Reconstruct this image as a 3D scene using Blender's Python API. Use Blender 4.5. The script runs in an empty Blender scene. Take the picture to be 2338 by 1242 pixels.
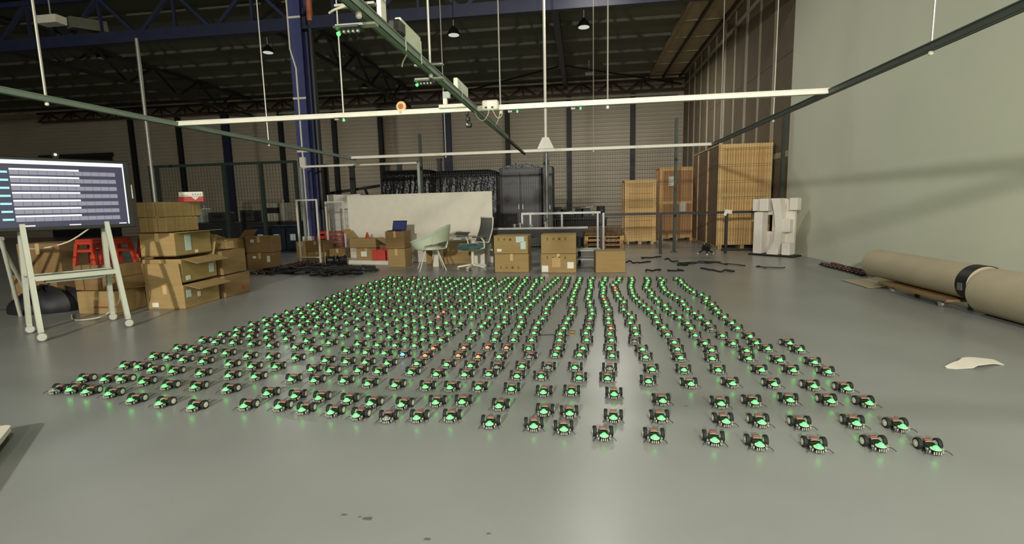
import bpy, math, random
from mathutils import Vector, Matrix
random.seed(7)
R = math.radians
scene = bpy.context.scene
col = scene.collection

# ------------------------------------------------------------------ camera
CAM_H = 1.3
FPX = 1150.0                                   # focal length in pixels of the 2338 px wide frame
YAW, PIT, ROL = R(-7.967), R(7.592), R(1.326)
cy, sy, cp, sp, cr, sr = math.cos(YAW), math.sin(YAW), math.cos(PIT), math.sin(PIT), math.cos(ROL), math.sin(ROL)
FWD = Vector((sy*cp, cy*cp, -sp)); _r0 = Vector((cy, -sy, 0)); _d0 = FWD.cross(_r0)
RIGHT = _r0*cr + _d0*sr; DOWN = _d0*cr - _r0*sr
cam_data = bpy.data.cameras.new('camera'); cam = bpy.data.objects.new('camera', cam_data); col.objects.link(cam)
cam.matrix_world = Matrix(((RIGHT.x, -DOWN.x, -FWD.x, 0), (RIGHT.y, -DOWN.y, -FWD.y, 0), (RIGHT.z, -DOWN.z, -FWD.z, CAM_H), (0, 0, 0, 1)))
cam_data.sensor_width = 36.0; cam_data.lens = FPX/2338*36.0; cam_data.clip_start = .05; cam_data.clip_end = 200
scene.camera = cam

def ray(x, y): return RIGHT*((x-1169)/FPX) + DOWN*((y-621)/FPX) + FWD
def fl(x, y, z=0.0):                           # photo pixel -> point at height z
    d = ray(x, y); return d*((z-CAM_H)/d.z) + Vector((0, 0, CAM_H))
def atX(x, y, X):                              # photo pixel -> point at the given X
    d = ray(x, y); return d*(X/d.x) + Vector((0, 0, CAM_H))
def atY(x, y, Y):                              # photo pixel -> point at depth Y
    d = ray(x, y); return d*(Y/d.y) + Vector((0, 0, CAM_H))

# ------------------------------------------------------------------ world, lights, exposure
world = bpy.data.worlds.new('world'); scene.world = world; world.use_nodes = True
bg = world.node_tree.nodes['Background']; bg.inputs[0].default_value = (.75, .78, .72, 1); bg.inputs[1].default_value = .012
vs = scene.view_settings; vs.view_transform = 'Standard'; vs.look = 'None'; vs.gamma = 1; vs.exposure = 0; vs.use_curve_mapping = False

def lamp(name, loc, power, size, color=(1, .96, .875), target=None, spread=180):
    d = bpy.data.lights.new(name, 'AREA'); d.shape = 'DISK'; d.size = size; d.energy = power; d.color = color; d.spread = R(spread)
    o = bpy.data.objects.new(name, d); col.objects.link(o); o.location = loc
    t = Vector(target) if target else Vector(loc)-Vector((0, 0, 1))
    o.rotation_euler = (t-Vector(loc)).to_track_quat('-Z', 'Y').to_euler()
    return o
lamp('work_light', (-2.4, -9.4, 4.6), 1800, .5, target=(.5, 12, .8)); lamp('work_light', (2.8, -9.5, 5.2), 500, .5, target=(.5, 12, .8))
LAMPS = [((1.6, -2.0, 6.4), 380, .6), ((.4, 11.3, 6.9), 95, .6), ((1.2, 20.5, 6.7), 250, 2.2), ((-12.5, 20.0, 6.7), 120, 2.2)]  # overhead fill lamps added to brighten the hall, apart from the modelled fixtures
for p, e, sz in LAMPS: lamp('overhead_fill', p, e, sz)

# ------------------------------------------------------------------ materials
MATS = {}
def lin(c): return tuple(((v/255.0+.055)/1.055)**2.4 if v > 10 else v/255.0/12.92 for v in c)
def mat(name, rgb, rough=.6, metal=0, var=.12, scale=6.0, bump=0.0, bscale=40.0, emit=None, es=0, spec=.5, stretch=None, alpha=1, coat=0):
    m = bpy.data.materials.new(name); m.use_nodes = True; nt = m.node_tree; b = nt.nodes['Principled BSDF']
    c = lin(rgb); b.inputs['Roughness'].default_value = rough; b.inputs['Metallic'].default_value = metal
    b.inputs['Specular IOR Level'].default_value = spec; b.inputs['Alpha'].default_value = alpha; b.inputs['Coat Weight'].default_value = coat
    tc = nt.nodes.new('ShaderNodeTexCoord'); src = tc.outputs['Object']
    if stretch:
        mp = nt.nodes.new('ShaderNodeMapping'); mp.inputs['Scale'].default_value = stretch; nt.links.new(src, mp.inputs[0]); src = mp.outputs[0]
    if var:
        n = nt.nodes.new('ShaderNodeTexNoise'); n.inputs['Scale'].default_value = scale; n.inputs['Detail'].default_value = 4; nt.links.new(src, n.inputs['Vector'])
        rp = nt.nodes.new('ShaderNodeValToRGB'); rp.color_ramp.elements[0].position = .3; rp.color_ramp.elements[1].position = .7
        rp.color_ramp.elements[0].color = (*[v*(1-var) for v in c], 1); rp.color_ramp.elements[1].color = (*[min(1, v*(1+var)) for v in c], 1)
        nt.links.new(n.outputs['Fac'], rp.inputs[0]); nt.links.new(rp.outputs[0], b.inputs['Base Color'])
    else: b.inputs['Base Color'].default_value = (*c, 1)
    if bump:
        n2 = nt.nodes.new('ShaderNodeTexNoise'); n2.inputs['Scale'].default_value = bscale; n2.inputs['Detail'].default_value = 3; nt.links.new(src, n2.inputs['Vector'])
        bm = nt.nodes.new('ShaderNodeBump'); bm.inputs['Strength'].default_value = bump; bm.inputs['Distance'].default_value = .02
        nt.links.new(n2.outputs['Fac'], bm.inputs['Height']); nt.links.new(bm.outputs[0], b.inputs['Normal'])
    if emit:
        b.inputs['Emission Color'].default_value = (*emit, 1); b.inputs['Emission Strength'].default_value = es
    MATS[name] = m; return m
mat('floor', (137, 140, 136), .3, var=.07, scale=1.1, bump=.02, bscale=2.5, spec=.42)
mat('white_wall', (216, 219, 198), .75, var=.03, scale=.8)
mat('drywall', (106, 94, 74), .85, var=.1, scale=1.5)
mat('joint', (176, 168, 146), .9, var=.1, scale=3)
mat('siding', (170, 160, 140), .55, var=.06, scale=.6)
mat('ceiling', (96, 98, 82), .9, var=.1, scale=.5)
mat('ceiling_light_strip', (158, 142, 112), .9, var=.1, scale=1)
mat('purlin', (150, 150, 132), .7)
mat('purlin_dark', (92, 92, 78), .8)
mat('halo_plate', (176, 184, 172), .6, var=0)
mat('mullion', (26, 28, 26), .6)
mat('blue', (66, 72, 116), .5, var=.1, scale=3)
mat('dark_blue', (38, 43, 66), .5)
mat('dark_steel', (40, 38, 34), .6)
mat('rust_steel', (66, 44, 36), .7, var=.25)
mat('black', (22, 22, 22), .5)
mat('black_matte', (30, 31, 29), .8)
mat('copper', (166, 98, 66), .5, var=.2)
mat('rig_grey', (150, 158, 148), .45, metal=.1, var=.05)
mat('rig_green_grey', (112, 126, 112), .5, var=.06)
mat('rig_backlit', (66, 76, 68), .5, var=.06)  # right beam only: its backlit shade is put into the colour
mat('scrap', (92, 92, 86), .8)
mat('rig_white', (226, 222, 208), .45, var=.03)
mat('rod', (168, 166, 156), .4, metal=.4, var=.05)
mat('dark_green', (40, 54, 46), .5)
mat('plastic_white', (222, 216, 200), .5, var=.03)
mat('pale_green', (200, 208, 184), .45, var=.03)
mat('grey_mesh', (96, 96, 92), .8, var=.15, scale=200)
mat('teal', (62, 100, 102), .8)
mat('alu', (140, 140, 136), .4, metal=.5)
mat('steel', (150, 150, 146), .35, metal=.8)
mat('card', (156, 130, 84), .85, var=.09, scale=3, stretch=(1, 1, 6), bump=.05, bscale=30)
mat('card_dark', (134, 106, 68), .88, var=.1, scale=3, stretch=(1, 1, 6), bump=.05, bscale=30)
mat('card_pale', (188, 156, 108), .85, var=.08, scale=3)
mat('tape', (196, 168, 118), .3, var=.05)
mat('print_ink', (92, 70, 46), .9)
mat('label_white', (222, 222, 208), .6, var=.03)
mat('label_blue', (190, 206, 202), .6, var=.05)
mat('orange_red', (188, 62, 44), .45, var=.08)
mat('red', (188, 60, 50), .5, var=.1)
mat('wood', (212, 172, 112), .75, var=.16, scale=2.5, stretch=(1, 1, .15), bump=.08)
mat('wood_frame', (222, 186, 126), .75, var=.12, scale=2.5, stretch=(1, 1, .2))
mat('wood_brown', (176, 134, 90), .8, var=.16, scale=2.5, stretch=(1, 1, .2))
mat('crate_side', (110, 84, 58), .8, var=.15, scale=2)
mat('film_black', (26, 27, 26), .22, var=.3, scale=8, bump=.9, bscale=16)
mat('cabinet_black', (44, 46, 44), .4, var=.08)
mat('foam_white', (228, 222, 210), .8, var=.02)
mat('roll', (176, 164, 138), .75, var=.06, scale=3)
mat('screen_bezel', (34, 36, 36), .35)
mat('screen_glass', (30, 30, 44), .25, var=0, emit=(.04, .04, .07), es=1.0)
mat('screen_white', (200, 200, 210), .4, var=0, emit=(.72, .74, .80), es=1.0)
mat('screen_cell', (60, 60, 70), .4, var=0, emit=(.25, .245, .3), es=1.0)
mat('screen_cyan', (120, 190, 210), .4, var=0, emit=(.25, .6, .7), es=1.0)
mat('laptop_screen', (34, 34, 66), .3, var=.3, scale=30, emit=(.03, .03, .09), es=.7)
mat('stand_white', (186, 187, 172), .4, var=.03)
mat('bag', (20, 20, 24), .6, bump=.4, bscale=6)
mat('navy', (26, 34, 50), .35, var=.3, scale=6, bump=.5, bscale=10)
mat('lens', (235, 235, 225), .3, var=0, emit=(.8, .85, .75), es=.6)
mat('rope', (190, 184, 160), .7)
mat('pcb', (26, 44, 34), .45, var=.25, scale=300)
mat('pcb_edge', (24, 26, 25), .5)
mat('tyre', (20, 20, 19), .75)
mat('hub', (206, 204, 188), .55)
mat('bracket', (150, 152, 138), .45)
mat('battery_red', (128, 76, 68), .5)
mat('led_off', (120, 128, 116), .3, var=0)
LED = {'g': mat('led_green', (60, 200, 90), .3, var=0, emit=(.032, 1, .047), es=7.5),
       'o': mat('led_orange', (220, 90, 50), .3, var=0, emit=(1, .14, .04), es=3.0),
       'b': mat('led_blue', (80, 180, 220), .3, var=0, emit=(.06, .5, 1), es=4.0), 'n': MATS['led_off']}

# ------------------------------------------------------------------ helpers
TF = {}
class MB:
    def __init__(s): s.v = []; s.f = []; s.mi = []; s.m = 0
    def _add(s, vs_, fs):
        o = len(s.v); s.v += [tuple(v) for v in vs_]; s.f += [tuple(i+o for i in f) for f in fs]; s.mi += [s.m]*len(fs); return s
    def box(s, c, d, rz=0, rx=0, ry=0, ch=0):
        x, y, z = d[0]/2, d[1]/2, d[2]/2
        if ch:
            pts = []; e = ch
            prof = [(-x+e, -y), (x-e, -y), (x, -y+e), (x, y-e), (x-e, y), (-x+e, y), (-x, y-e), (-x, -y+e)]
            ins = [(px*(x-e)/x if abs(px) == x else px, py*(y-e)/y if abs(py) == y else py) for px, py in prof]
            rings = [[(px, py, -z) for px, py in ins], [(px, py, -z+e) for px, py in prof], [(px, py, z-e) for px, py in prof], [(px, py, z) for px, py in ins]]
            vs_ = [p for r in rings for p in r]; fs = [tuple(range(7, -1, -1)), tuple(range(24, 32))]
            for k in range(3):
                for i in range(8): j = (i+1) % 8; fs.append((k*8+i, k*8+j, k*8+8+j, k*8+8+i))
        else:
            vs_ = [(a, b, g) for a in (-x, x) for b in (-y, y) for g in (-z, z)]
            fs = [(0, 1, 3, 2), (4, 6, 7, 5), (0, 4, 5, 1), (2, 3, 7, 6), (0, 2, 6, 4), (1, 5, 7, 3)]
        M_ = Matrix.Translation(c)
        if rz or rx or ry: M_ = M_ @ Matrix.Rotation(rz, 4, 'Z') @ Matrix.Rotation(ry, 4, 'Y') @ Matrix.Rotation(rx, 4, 'X')
        return s._add([M_ @ Vector(v) for v in vs_], fs)
    def bar(s, a, b, w, h=None):                 # square bar from a to b
        a, b = Vector(a), Vector(b); h = h or w; d = (b-a).normalized()
        up = Vector((0, 0, 1)) if abs(d.z) < .95 else Vector((0, 1, 0))
        x = d.cross(up).normalized()*w/2; y = x.normalized().cross(d).normalized()*h/2
        vs_ = [p+sx*x+sy_*y for p in (a, b) for sx, sy_ in ((-1, -1), (1, -1), (1, 1), (-1, 1))]
        return s._add(vs_, [(3, 2, 1, 0), (4, 5, 6, 7), (0, 1, 5, 4), (1, 2, 6, 5), (2, 3, 7, 6), (3, 0, 4, 7)])
    def cyl(s, a, b, r, r2=None, n=12, caps=True):
        a, b = Vector(a), Vector(b); r2 = r if r2 is None else r2; d = (b-a).normalized()
        up = Vector((0, 0, 1)) if abs(d.z) < .95 else Vector((0, 1, 0))
        x = d.cross(up).normalized(); y = x.cross(d)
        vs_ = [p+(x*math.cos(t)+y*math.sin(t))*q for p, q in ((a, r), (b, r2)) for t in [2*math.pi*i/n for i in range(n)]]
        fs = [(i, (i+1) % n, n+(i+1) % n, n+i) for i in range(n)]
        if caps: fs += [tuple(range(n-1, -1, -1)), tuple(range(n, 2*n))]
        return s._add(vs_, fs)
    def tube(s, pts, r, n=6):
        pts = [Vector(p) for p in pts]; vs_ = []; fs = []; x0 = None
        for i, p in enumerate(pts):
            d = (pts[min(i+1, len(pts)-1)]-pts[max(i-1, 0)]).normalized()
            if x0 is None:
                up = Vector((0, 0, 1)) if abs(d.z) < .9 else Vector((0, 1, 0)); x0 = d.cross(up).normalized()
            x0 = (x0-d*x0.dot(d)).normalized(); y = x0.cross(d)
            vs_ += [p+(x0*math.cos(2*math.pi*k/n)+y*math.sin(2*math.pi*k/n))*r for k in range(n)]
        for i in range(len(pts)-1):
            for k in range(n): fs.append((i*n+k, i*n+(k+1) % n, i*n+n+(k+1) % n, i*n+n+k))
        fs += [tuple(range(n-1, -1, -1)), tuple(range(len(vs_)-n, len(vs_)))]
        return s._add(vs_, fs)
    def lathe(s, prof, n=16, c=(0, 0, 0), axis='z'):
        vs_ = []; fs = []; c = Vector(c)
        for r, h in prof:
            for k in range(n):
                t = 2*math.pi*k/n; p = (r*math.cos(t), r*math.sin(t), h)
                vs_.append(c+Vector(p if axis == 'z' else (p[2], p[0], p[1])))
        m = len(prof)
        for i in range(m-1):
            for k in range(n): fs.append((i*n+k, i*n+(k+1) % n, i*n+n+(k+1) % n, i*n+n+k))
        fs += [tuple(range(n-1, -1, -1)), tuple(range((m-1)*n, m*n))]
        return s._add(vs_, fs)
    def prism(s, poly, z0, z1, M_=None):         # polygon in xy, extruded in z, then placed by M_
        n = len(poly); vs_ = [(x, y, z0) for x, y in poly]+[(x, y, z1) for x, y in poly]
        fs = [tuple(range(n-1, -1, -1)), tuple(range(n, 2*n))]+[(i, (i+1) % n, n+(i+1) % n, n+i) for i in range(n)]
        if M_: vs_ = [M_ @ Vector(v) for v in vs_]
        return s._add(vs_, fs)
    def sheet(s, grid, t=0):                     # grid of points -> surface, with thickness t along the normal
        nu, nv = len(grid), len(grid[0]); vs_ = [Vector(p) for r in grid for p in r]
        fs = [(i*nv+j, (i+1)*nv+j, (i+1)*nv+j+1, i*nv+j+1) for i in range(nu-1) for j in range(nv-1)]
        if t:
            N = [Vector((0, 0, 0)) for _ in vs_]
            for f in fs:
                q = (vs_[f[1]]-vs_[f[0]]).cross(vs_[f[3]]-vs_[f[0]])
                for i in f: N[i] += q
            o = len(vs_); vs_ = vs_+[v-n.normalized()*t for v, n in zip(vs_, N)]
            fs = fs+[tuple(i+o for i in reversed(f)) for f in fs]
            rim = [(i, 0) for i in range(nu)]+[(nu-1, j) for j in range(1, nv)]+[(i, nv-1) for i in range(nu-2, -1, -1)]+[(0, j) for j in range(nv-2, 0, -1)]
            ids = [i*nv+j for i, j in rim]
            for k in range(len(ids)): a, b = ids[k], ids[(k+1) % len(ids)]; fs.append((a, a+o, b+o, b))
        return s._add(vs_, fs)
    def mesh(s, name, mats):
        me = bpy.data.meshes.new(name); me.from_pydata([tuple(v) for v in s.v], [], s.f)
        for m in (mats if isinstance(mats, (list, tuple)) else [mats]): me.materials.append(MATS[m] if isinstance(m, str) else m)
        if isinstance(mats, (list, tuple)): me.polygons.foreach_set('material_index', s.mi)
        me.update(); return me
    def build(s, name, mats, parent=None, smooth=False, world=True):
        if parent is not None and world and parent.name in TF:
            I = TF[parent.name]; s.v = [tuple(I @ Vector(v)) for v in s.v]
        off = None
        if parent is None:
            xs, ys, zs = zip(*s.v); off = Vector(((min(xs)+max(xs))/2, (min(ys)+max(ys))/2, min(zs))); s.v = [tuple(Vector(v)-off) for v in s.v]
        me = s.mesh(name, mats)
        if smooth:
            me.shade_smooth()
            try: me.set_sharp_from_angle(angle=R(38))
            except Exception: pass
        o = bpy.data.objects.new(name, me); col.objects.link(o)
        if parent is not None: o.parent = parent; TF[o.name] = TF.get(parent.name, Matrix())
        else: o.location = off; TF[o.name] = Matrix.Translation(-off)
        return o
def tag(o, label=None, cat=None, group=None, kind=None):
    if label: o['label'] = label
    if cat: o['category'] = cat
    if group: o['group'] = group
    if kind: o['kind'] = kind
    return o
def thing(name, label, cat, loc=(0, 0, 0), rz=0, group=None):
    o = bpy.data.objects.new(name, None); col.objects.link(o); o.location = loc; o.rotation_euler.z = rz; o.empty_display_size = .1
    TF[o.name] = (Matrix.Translation(loc) @ Matrix.Rotation(rz, 4, 'Z')).inverted()
    return tag(o, label, cat, group)
def local(o): return TF[o.name].inverted()       # local -> world matrix of a thing
def struct(o): o['kind'] = 'structure'; return o
def copy_tree(o, parent=None):
    c = o.copy(); col.objects.link(c)
    if parent is not None: c.parent = parent
    for ch in o.children: copy_tree(ch, c)
    return c
ORD = ['first', 'second', 'third', 'fourth', 'fifth', 'sixth', 'seventh', 'eighth', 'ninth', 'tenth', 'eleventh', 'twelfth', 'thirteenth', 'fourteenth', 'fifteenth',
       'sixteenth', 'seventeenth', 'eighteenth', 'nineteenth', 'twentieth', 'twenty-first', 'twenty-second', 'twenty-third', 'twenty-fourth', 'twenty-fifth']

# ------------------------------------------------------------------ the building
XL, XR, YB, YF, ZC = -36.0, 5.0, 26.5, -12.0, 7.4
struct(MB().box(((XL+XR)/2, (YB+YF)/2, -.1), (XR-XL+1, YB-YF+1, .2)).build('floor', 'floor'))
struct(MB().box((XR+.1, (13.35+YF)/2, ZC/2), (.2, 13.35-YF, ZC)).build('wall_right', 'white_wall'))
wrf = struct(MB().box((XR+.13, (13.35+YB)/2, ZC/2), (.2, YB-13.35, ZC)).build('wall_right_far', 'drywall'))
for i in range(11):                                        # unpainted drywall boards and their taped joints
    y0 = 13.36+i*1.2; y1 = min(y0+1.19, YB)
    for z0, z1 in ((.01, 2.39), (2.4, 4.79), (4.8, 7.35)):
        MB().box((XR+.02, (y0+y1)/2, (z0+z1)/2), (.026, y1-y0, z1-z0)).build('drywall_board', 'drywall', wrf)
    if i: MB().box((XR+.004, y0-.005, 3.7), (.008, .24 if i % 2 else .15, 7.3)).build('joint_strip', 'joint', wrf)
for z in (2.395, 6.9): MB().box((XR+.004, (13.4+YB)/2, z), (.0085, YB-13.4, .14)).build('joint_strip', 'joint', wrf)
wb = MB(); prof = []
z = 0.0
while z < ZC: prof += [(0, z), (0, z+.1), (-.035, z+.125), (-.035, z+.175)]; z += .2
grid = [[(x, YB+.04+d, zz) for d, zz in prof] for x in (XL, XR)]
wb.sheet(grid); wb.box(((XL+XR)/2, YB+.2, ZC/2), (XR-XL, .2, ZC)); wall_back = struct(wb.build('wall_back', 'siding'))
struct(MB().box((XL-.1, (YB+YF)/2, ZC/2), (.2, YB-YF, ZC)).build('wall_left', 'siding'))
struct(MB().box(((XL+XR)/2, YF-.1, ZC/2), (XR-XL, .2, ZC)).build('wall_front', 'siding'))
ceil = struct(MB().box(((XL+3.3)/2, (YB+YF)/2, ZC+.1), (3.3-XL, YB-YF, .2)).build('ceiling', 'ceiling'))
cs = MB().box(((3.3+XR)/2, (YB+YF)/2, ZC+.06), (XR-3.3, YB-YF, .2)).box((3.3, (YB+YF)/2, ZC-.06), (.06, YB-YF, .14))
strip = struct(cs.build('ceiling_strip', 'ceiling_light_strip'))
y = 2.0
while y < 26:
    MB().box(((XL+3.25)/2, y, ZC-.05), (3.25-XL, .07, .1)).build('purlin', 'purlin_dark', ceil)
    MB().box(((3.35+XR)/2, y+.5, ZC-.05), (XR-3.4, .05, .03)).build('batten', 'ceiling_light_strip', strip)
    y += 1.8
for x in (3.95, 4.75): MB().box((x, 18.0, ZC-.1), (.07, 16.8, .1)).build('edge_rail', 'dark_steel', strip)
d1 = struct(MB().box((-29.3, YB-.06, 2.3), (4.6, .1, 4.6)).build('door_1', 'black_matte'))
MB().box((-29.3, YB-.14, 4.72), (4.9, .14, .22)).build('lintel', 'dark_steel', d1)
# posts on the back wall
names = [(-25.5, 0), (-22.5, 0), (-19.6, 1), (-16.3, 0), (-13.2, 0), (-10.6, 0), (-6.95, 1), (-3.76, 0), (-.6, 0), (2.54, 0)]
for i, (x, b) in enumerate(names):
    w = .42 if b else .24
    m = MB().box((x, YB-.16, 3.3), (w, .03, 6.6)).box((x, YB-.02, 3.3), (w, .03, 6.6)).box((x, YB-.09, 3.3), (.03, .12, 6.6))
    o = m.build('wall_post', 'dark_blue' if b else 'mullion')
    tag(o, '%s steel post on the corrugated back wall, %s from its right end' % ('dark blue wide' if b else 'black narrow', ORD[len(names)-1-i]), 'post', 'posts on the back wall')

def truss_x(name, label, y, x0, x1, zb, zt, ch, step, m, mw=None, wb=.08, hb=None):
    t = thing(name, label, 'truss', ((x0+x1)/2, y, zb))
    MB().box(((x0+x1)/2, y, zb+(hb or ch)/2), (x1-x0, ch, hb or ch)).build('bottom_chord', m, t)
    MB().box(((x0+x1)/2, y, zt-ch/2), (x1-x0, ch, ch)).build('top_chord', m, t)
    x = x0+.05; k = 0
    while x+step < x1:
        a, b = (zb+(hb or ch)/2, zt-ch/2) if k % 2 == 0 else (zt-ch/2, zb+(hb or ch)/2)
        MB().bar((x, y, a), (x+step, y, b), wb).build('web_member', mw or m, t)
        if k % 2 == 0: MB().bar((x+step, y, zb+.02), (x+step, y, zt-.02), wb*.8).build('web_post', mw or m, t)
        x += step; k += 1
    return t
truss_x('roof_truss', 'rusty brown lattice truss running along the top of the back wall', YB-.55, -31, 4.9, 6.6, 7.16, .09, .72, 'rust_steel')
truss_x('roof_girder', 'deep blue lattice girder crossing the hall below the roof', 13.2, -26, 4.9, 6.02, 7.36, .16, 1.15, 'dark_blue', 'dark_blue', .09, .3)
def truss_y(x, zb, zt, label, m, ch=.11):
    t = thing('roof_joist', label, 'truss', (x, 19.5, zb), 0, 'lengthwise roof trusses')
    MB().box((x, 19.6, zb+ch/2), (ch, 12.6, ch)).build('bottom_chord', m, t); MB().box((x, 19.6, zt-ch/2), (ch, 12.6, ch)).build('top_chord', m, t)
    y = 13.4; k = 0
    while y+1.25 < 25.9:
        a, b = (zb+.05, zt-.05) if k % 2 == 0 else (zt-.05, zb+.05)
        MB().bar((x, y, a), (x, y+1.25, b), .07).build('web_member', m, t); y += 1.25; k += 1
truss_y(-17.6, 6.35, 7.34, 'black lengthwise roof truss farthest to the left', 'dark_steel')
truss_y(-8.7, 6.35, 7.34, 'black lengthwise roof truss behind the green rig beam', 'dark_steel')
o = MB().box((-.75, 19.6, 6.9), (.2, 12.6, .05)).box((-.75, 19.6, 7.2), (.2, 12.6, .05)).box((-.75, 19.6, 7.05), (.05, 12.6, .3)).build('roof_beam', 'dark_blue')
tag(o, 'dark blue roof beam running towards the back wall', 'beam')
for a, b, l in (((-.6, 21.6, 6.86), (4.8, 26.2, 6.9), 'to the right corner'), ((-.9, 21.6, 6.86), (-6.9, 26.2, 6.9), 'to the left')):
    tag(MB().bar(a, b, .06).build('brace_rod', 'dark_steel'), 'thin dark brace rod under the roof running from the blue beam '+l, 'brace', 'roof brace rods')
tag(MB().cyl((-16, YB-.62, 6.42), (4.6, YB-.62, 6.42), .05, n=8).build('ceiling_pipe', 'purlin'), 'pale pipe running below the rusty truss', 'pipe')

# the blue column
bx, by = -7.42, 13.2
c = thing('steel_column', 'blue steel column with a white conduit in front of the back wall', 'column', (bx, by, 0))
MB().box((bx, by-.17, ZC/2), (.35, .03, ZC)).box((bx, by+.17, ZC/2), (.35, .03, ZC)).box((bx, by, ZC/2), (.03, .34, ZC)).build('profile', 'blue', c)
MB().tube([(bx-.03, by-.2, .5), (bx-.03, by-.2, 5.0), (bx-.16, by-.2, 5.5), (bx-.16, by-.2, 7.3)], .022).build('conduit', 'plastic_white', c)
MB().box((bx-.03, by-.215, 2.55), (.16, .06, .3)).build('switch_box', 'plastic_white', c)
MB().box((bx-.03, by-.21, .5), (.3, .12, .14)).build('junction_box', 'plastic_white', c)
for z in (2.86, 4.24, 6.28): MB().box((bx, by-.192, z), (.37, .016, .05)).build('band', 'plastic_white', c)
p = thing('drain_pipe', 'black drain pipe with a copper upper length beside the blue column', 'pipe', (bx+.34, by, 0))
MB().cyl((bx+.34, by, 0), (bx+.34, by, 6.2), .085, n=14).build('lower_length', 'black', p, True)
MB().cyl((bx+.38, by-.05, 6.2), (bx+.38, by-.05, 7.4), .08, n=14).build('upper_length', 'copper', p, True)
MB().cyl((bx+.34, by, 6.1), (bx+.34, by, 6.3), .11, n=14).build('coupling', 'black', p, True)

# roof fittings
def high_bay(px, py, Y, label, sc=1.0):
    q = atY(px, py, Y); t = thing('high_bay_lamp', label, 'lamp', q, 0, 'high bay lamps under the roof')
    M_ = [(r*sc, h*sc) for r, h in ((.05, .26), (.07, .2), (.13, .16), (.2, .05), (.215, 0))]
    MB().lathe(M_[::-1], 18, q).build('shade', 'black', t, True); MB().lathe([(.17*sc, -.012), (.17*sc, .004)], 18, q).build('lens', 'lens' if sc > .9 else 'plastic_white', t)
    MB().cyl(q+Vector((0, 0, .25*sc)), (q.x, q.y, ZC), .012, n=6).build('cord', 'rope', t)
high_bay(1333, 62, 16.5, 'black bell lamp with a pale lens below the roof, rightmost')
high_bay(1036, 80, 16.5, 'black bell lamp with a pale lens right of the green beam')
high_bay(612, 120, 17.5, 'black bell lamp left of the blue column')
high_bay(832, 200, 24.0, 'small far black bell lamp above the truss', .8)
high_bay(232, 133, 18.0, 'black bell lamp far to the left below the girder', .8)
q = atY(117, 47, 12.4)
t = thing('air_unit', 'white boxy air unit with a grey duct beneath the roof at far left', 'air unit', q)
MB().box(q, (.62, .3, .2)).build('housing', 'plastic_white', t)
MB().bar(q+Vector((.3, .2, 0)), q+Vector((.6, 1.0, .1)), .28).build('duct', 'purlin_dark', t)
MB().cyl(q+Vector((0, 0, .1)), (q.x, q.y, ZC), .02).build('hanger', 'rod', t)
q = atY(1345, 168, 23)
t = thing('roof_camera', 'small white camera cluster hanging above the truss', 'camera', q)
MB().box(q, (.34, .12, .1)).build('body', 'plastic_white', t); MB().cyl(q, (q.x, q.y, ZC), .03).build('drop_tube', 'purlin', t)

# ------------------------------------------------------------------ hanging rig over the floor
RX0, RX1, RXM, RY0, RY1, RY2, RZ = -5.49, 2.83, -1.32, 1.2, 6.45, 11.72, 2.5
rig = thing('hanging_rig', 'white and grey metal beam grid hung on rods above the robots', 'rig', (RXM, RY1, RZ))
def channel(a, b, w, h, m):
    a, b = Vector(a), Vector(b); mb = MB().bar(a, b, w, h)
    d = (b-a).normalized(); s_ = d.cross(Vector((0, 0, 1)))
    for sg in (-1, 1): mb.bar(a+s_*sg*w*.5+Vector((0, 0, h*.42)), b+s_*sg*w*.5+Vector((0, 0, h*.42)), .012, h*.16); mb.bar(a+s_*sg*w*.5-Vector((0, 0, h*.42)), b+s_*sg*w*.5-Vector((0, 0, h*.42)), .012, h*.16)
    return mb.build('beam', m, rig)
for x, m in ((RX0, 'rig_green_grey'), (RX1, 'rig_backlit')): channel((x, .3, RZ), (x, 12.0, RZ), .055, .06, m)
channel((RXM, .3, RZ), (RXM, 9.2, RZ), .058, .06, 'rig_green_grey'); channel((RXM, 9.2, RZ-.02), (RXM, 12.05, RZ-.02), .04, .04, 'dark_green')
for y in (RY0, RY1): channel((RX0, y, RZ+.01), (RX1, y, RZ+.01), .055, .06, 'rig_white')
channel((RX0, RY2, RZ+.01), (RX1, RY2, RZ+.01), .055, .06, 'rig_white')
for x, y, r in ((RX0, 4.71, .013), (RX0, 8.49, .011), (-3.08, RY1, .011), (RXM, 4.52, .011), (RXM, 3.05, .009), (-1.0, RY1, .009), (.32, RY1, .009), (RX1, 8.18, .008), (RX1, 4.74, .008), (RX1, 11.1, .009), (.27, RY2, .008), (-3.14, RY2, .012)):
    o = MB().cyl((x, y, RZ+.03), (x, y, ZC), r, n=8).build('hanger_rod', 'rod', rig)
    MB().lathe([(.01, -.07), (.019, -.062), (.019, -.04), (.012, -.03)], 8, (x, y, RZ)).build('bolt', 'plastic_white', o, True)
t = thing('white_pole', 'white pole with a triangular foot plate standing on the far rig beam', 'pole', (-.8, RY2, RZ+.05))
MB().cyl((-.8, RY2, RZ+.05), (-.8, RY2, ZC), .032, n=12).build('tube', 'rig_white', t, True)
MB().prism([(-.19, 0), (.19, 0), (.07, .25), (-.07, .25)], -.03, .03, Matrix.Translation((-.8, RY2-.02, RZ+.045)) @ Matrix.Rotation(R(90), 4, 'X')).build('foot_plate', 'rig_white', t)
t = thing('white_pole', 'white pole below the far rig beam reaching down behind the fence', 'pole', (-.8, RY2+.12, 0))
MB().cyl((-.8, RY2+.12, 0), (-.8, RY2+.12, RZ-.03), .03, n=12).build('tube', 'alu', t, True); MB().lathe([(.09, 0), (.09, .012), (.04, .02)], 12, (-.8, RY2+.12, 0)).build('foot', 'alu', t)

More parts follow.
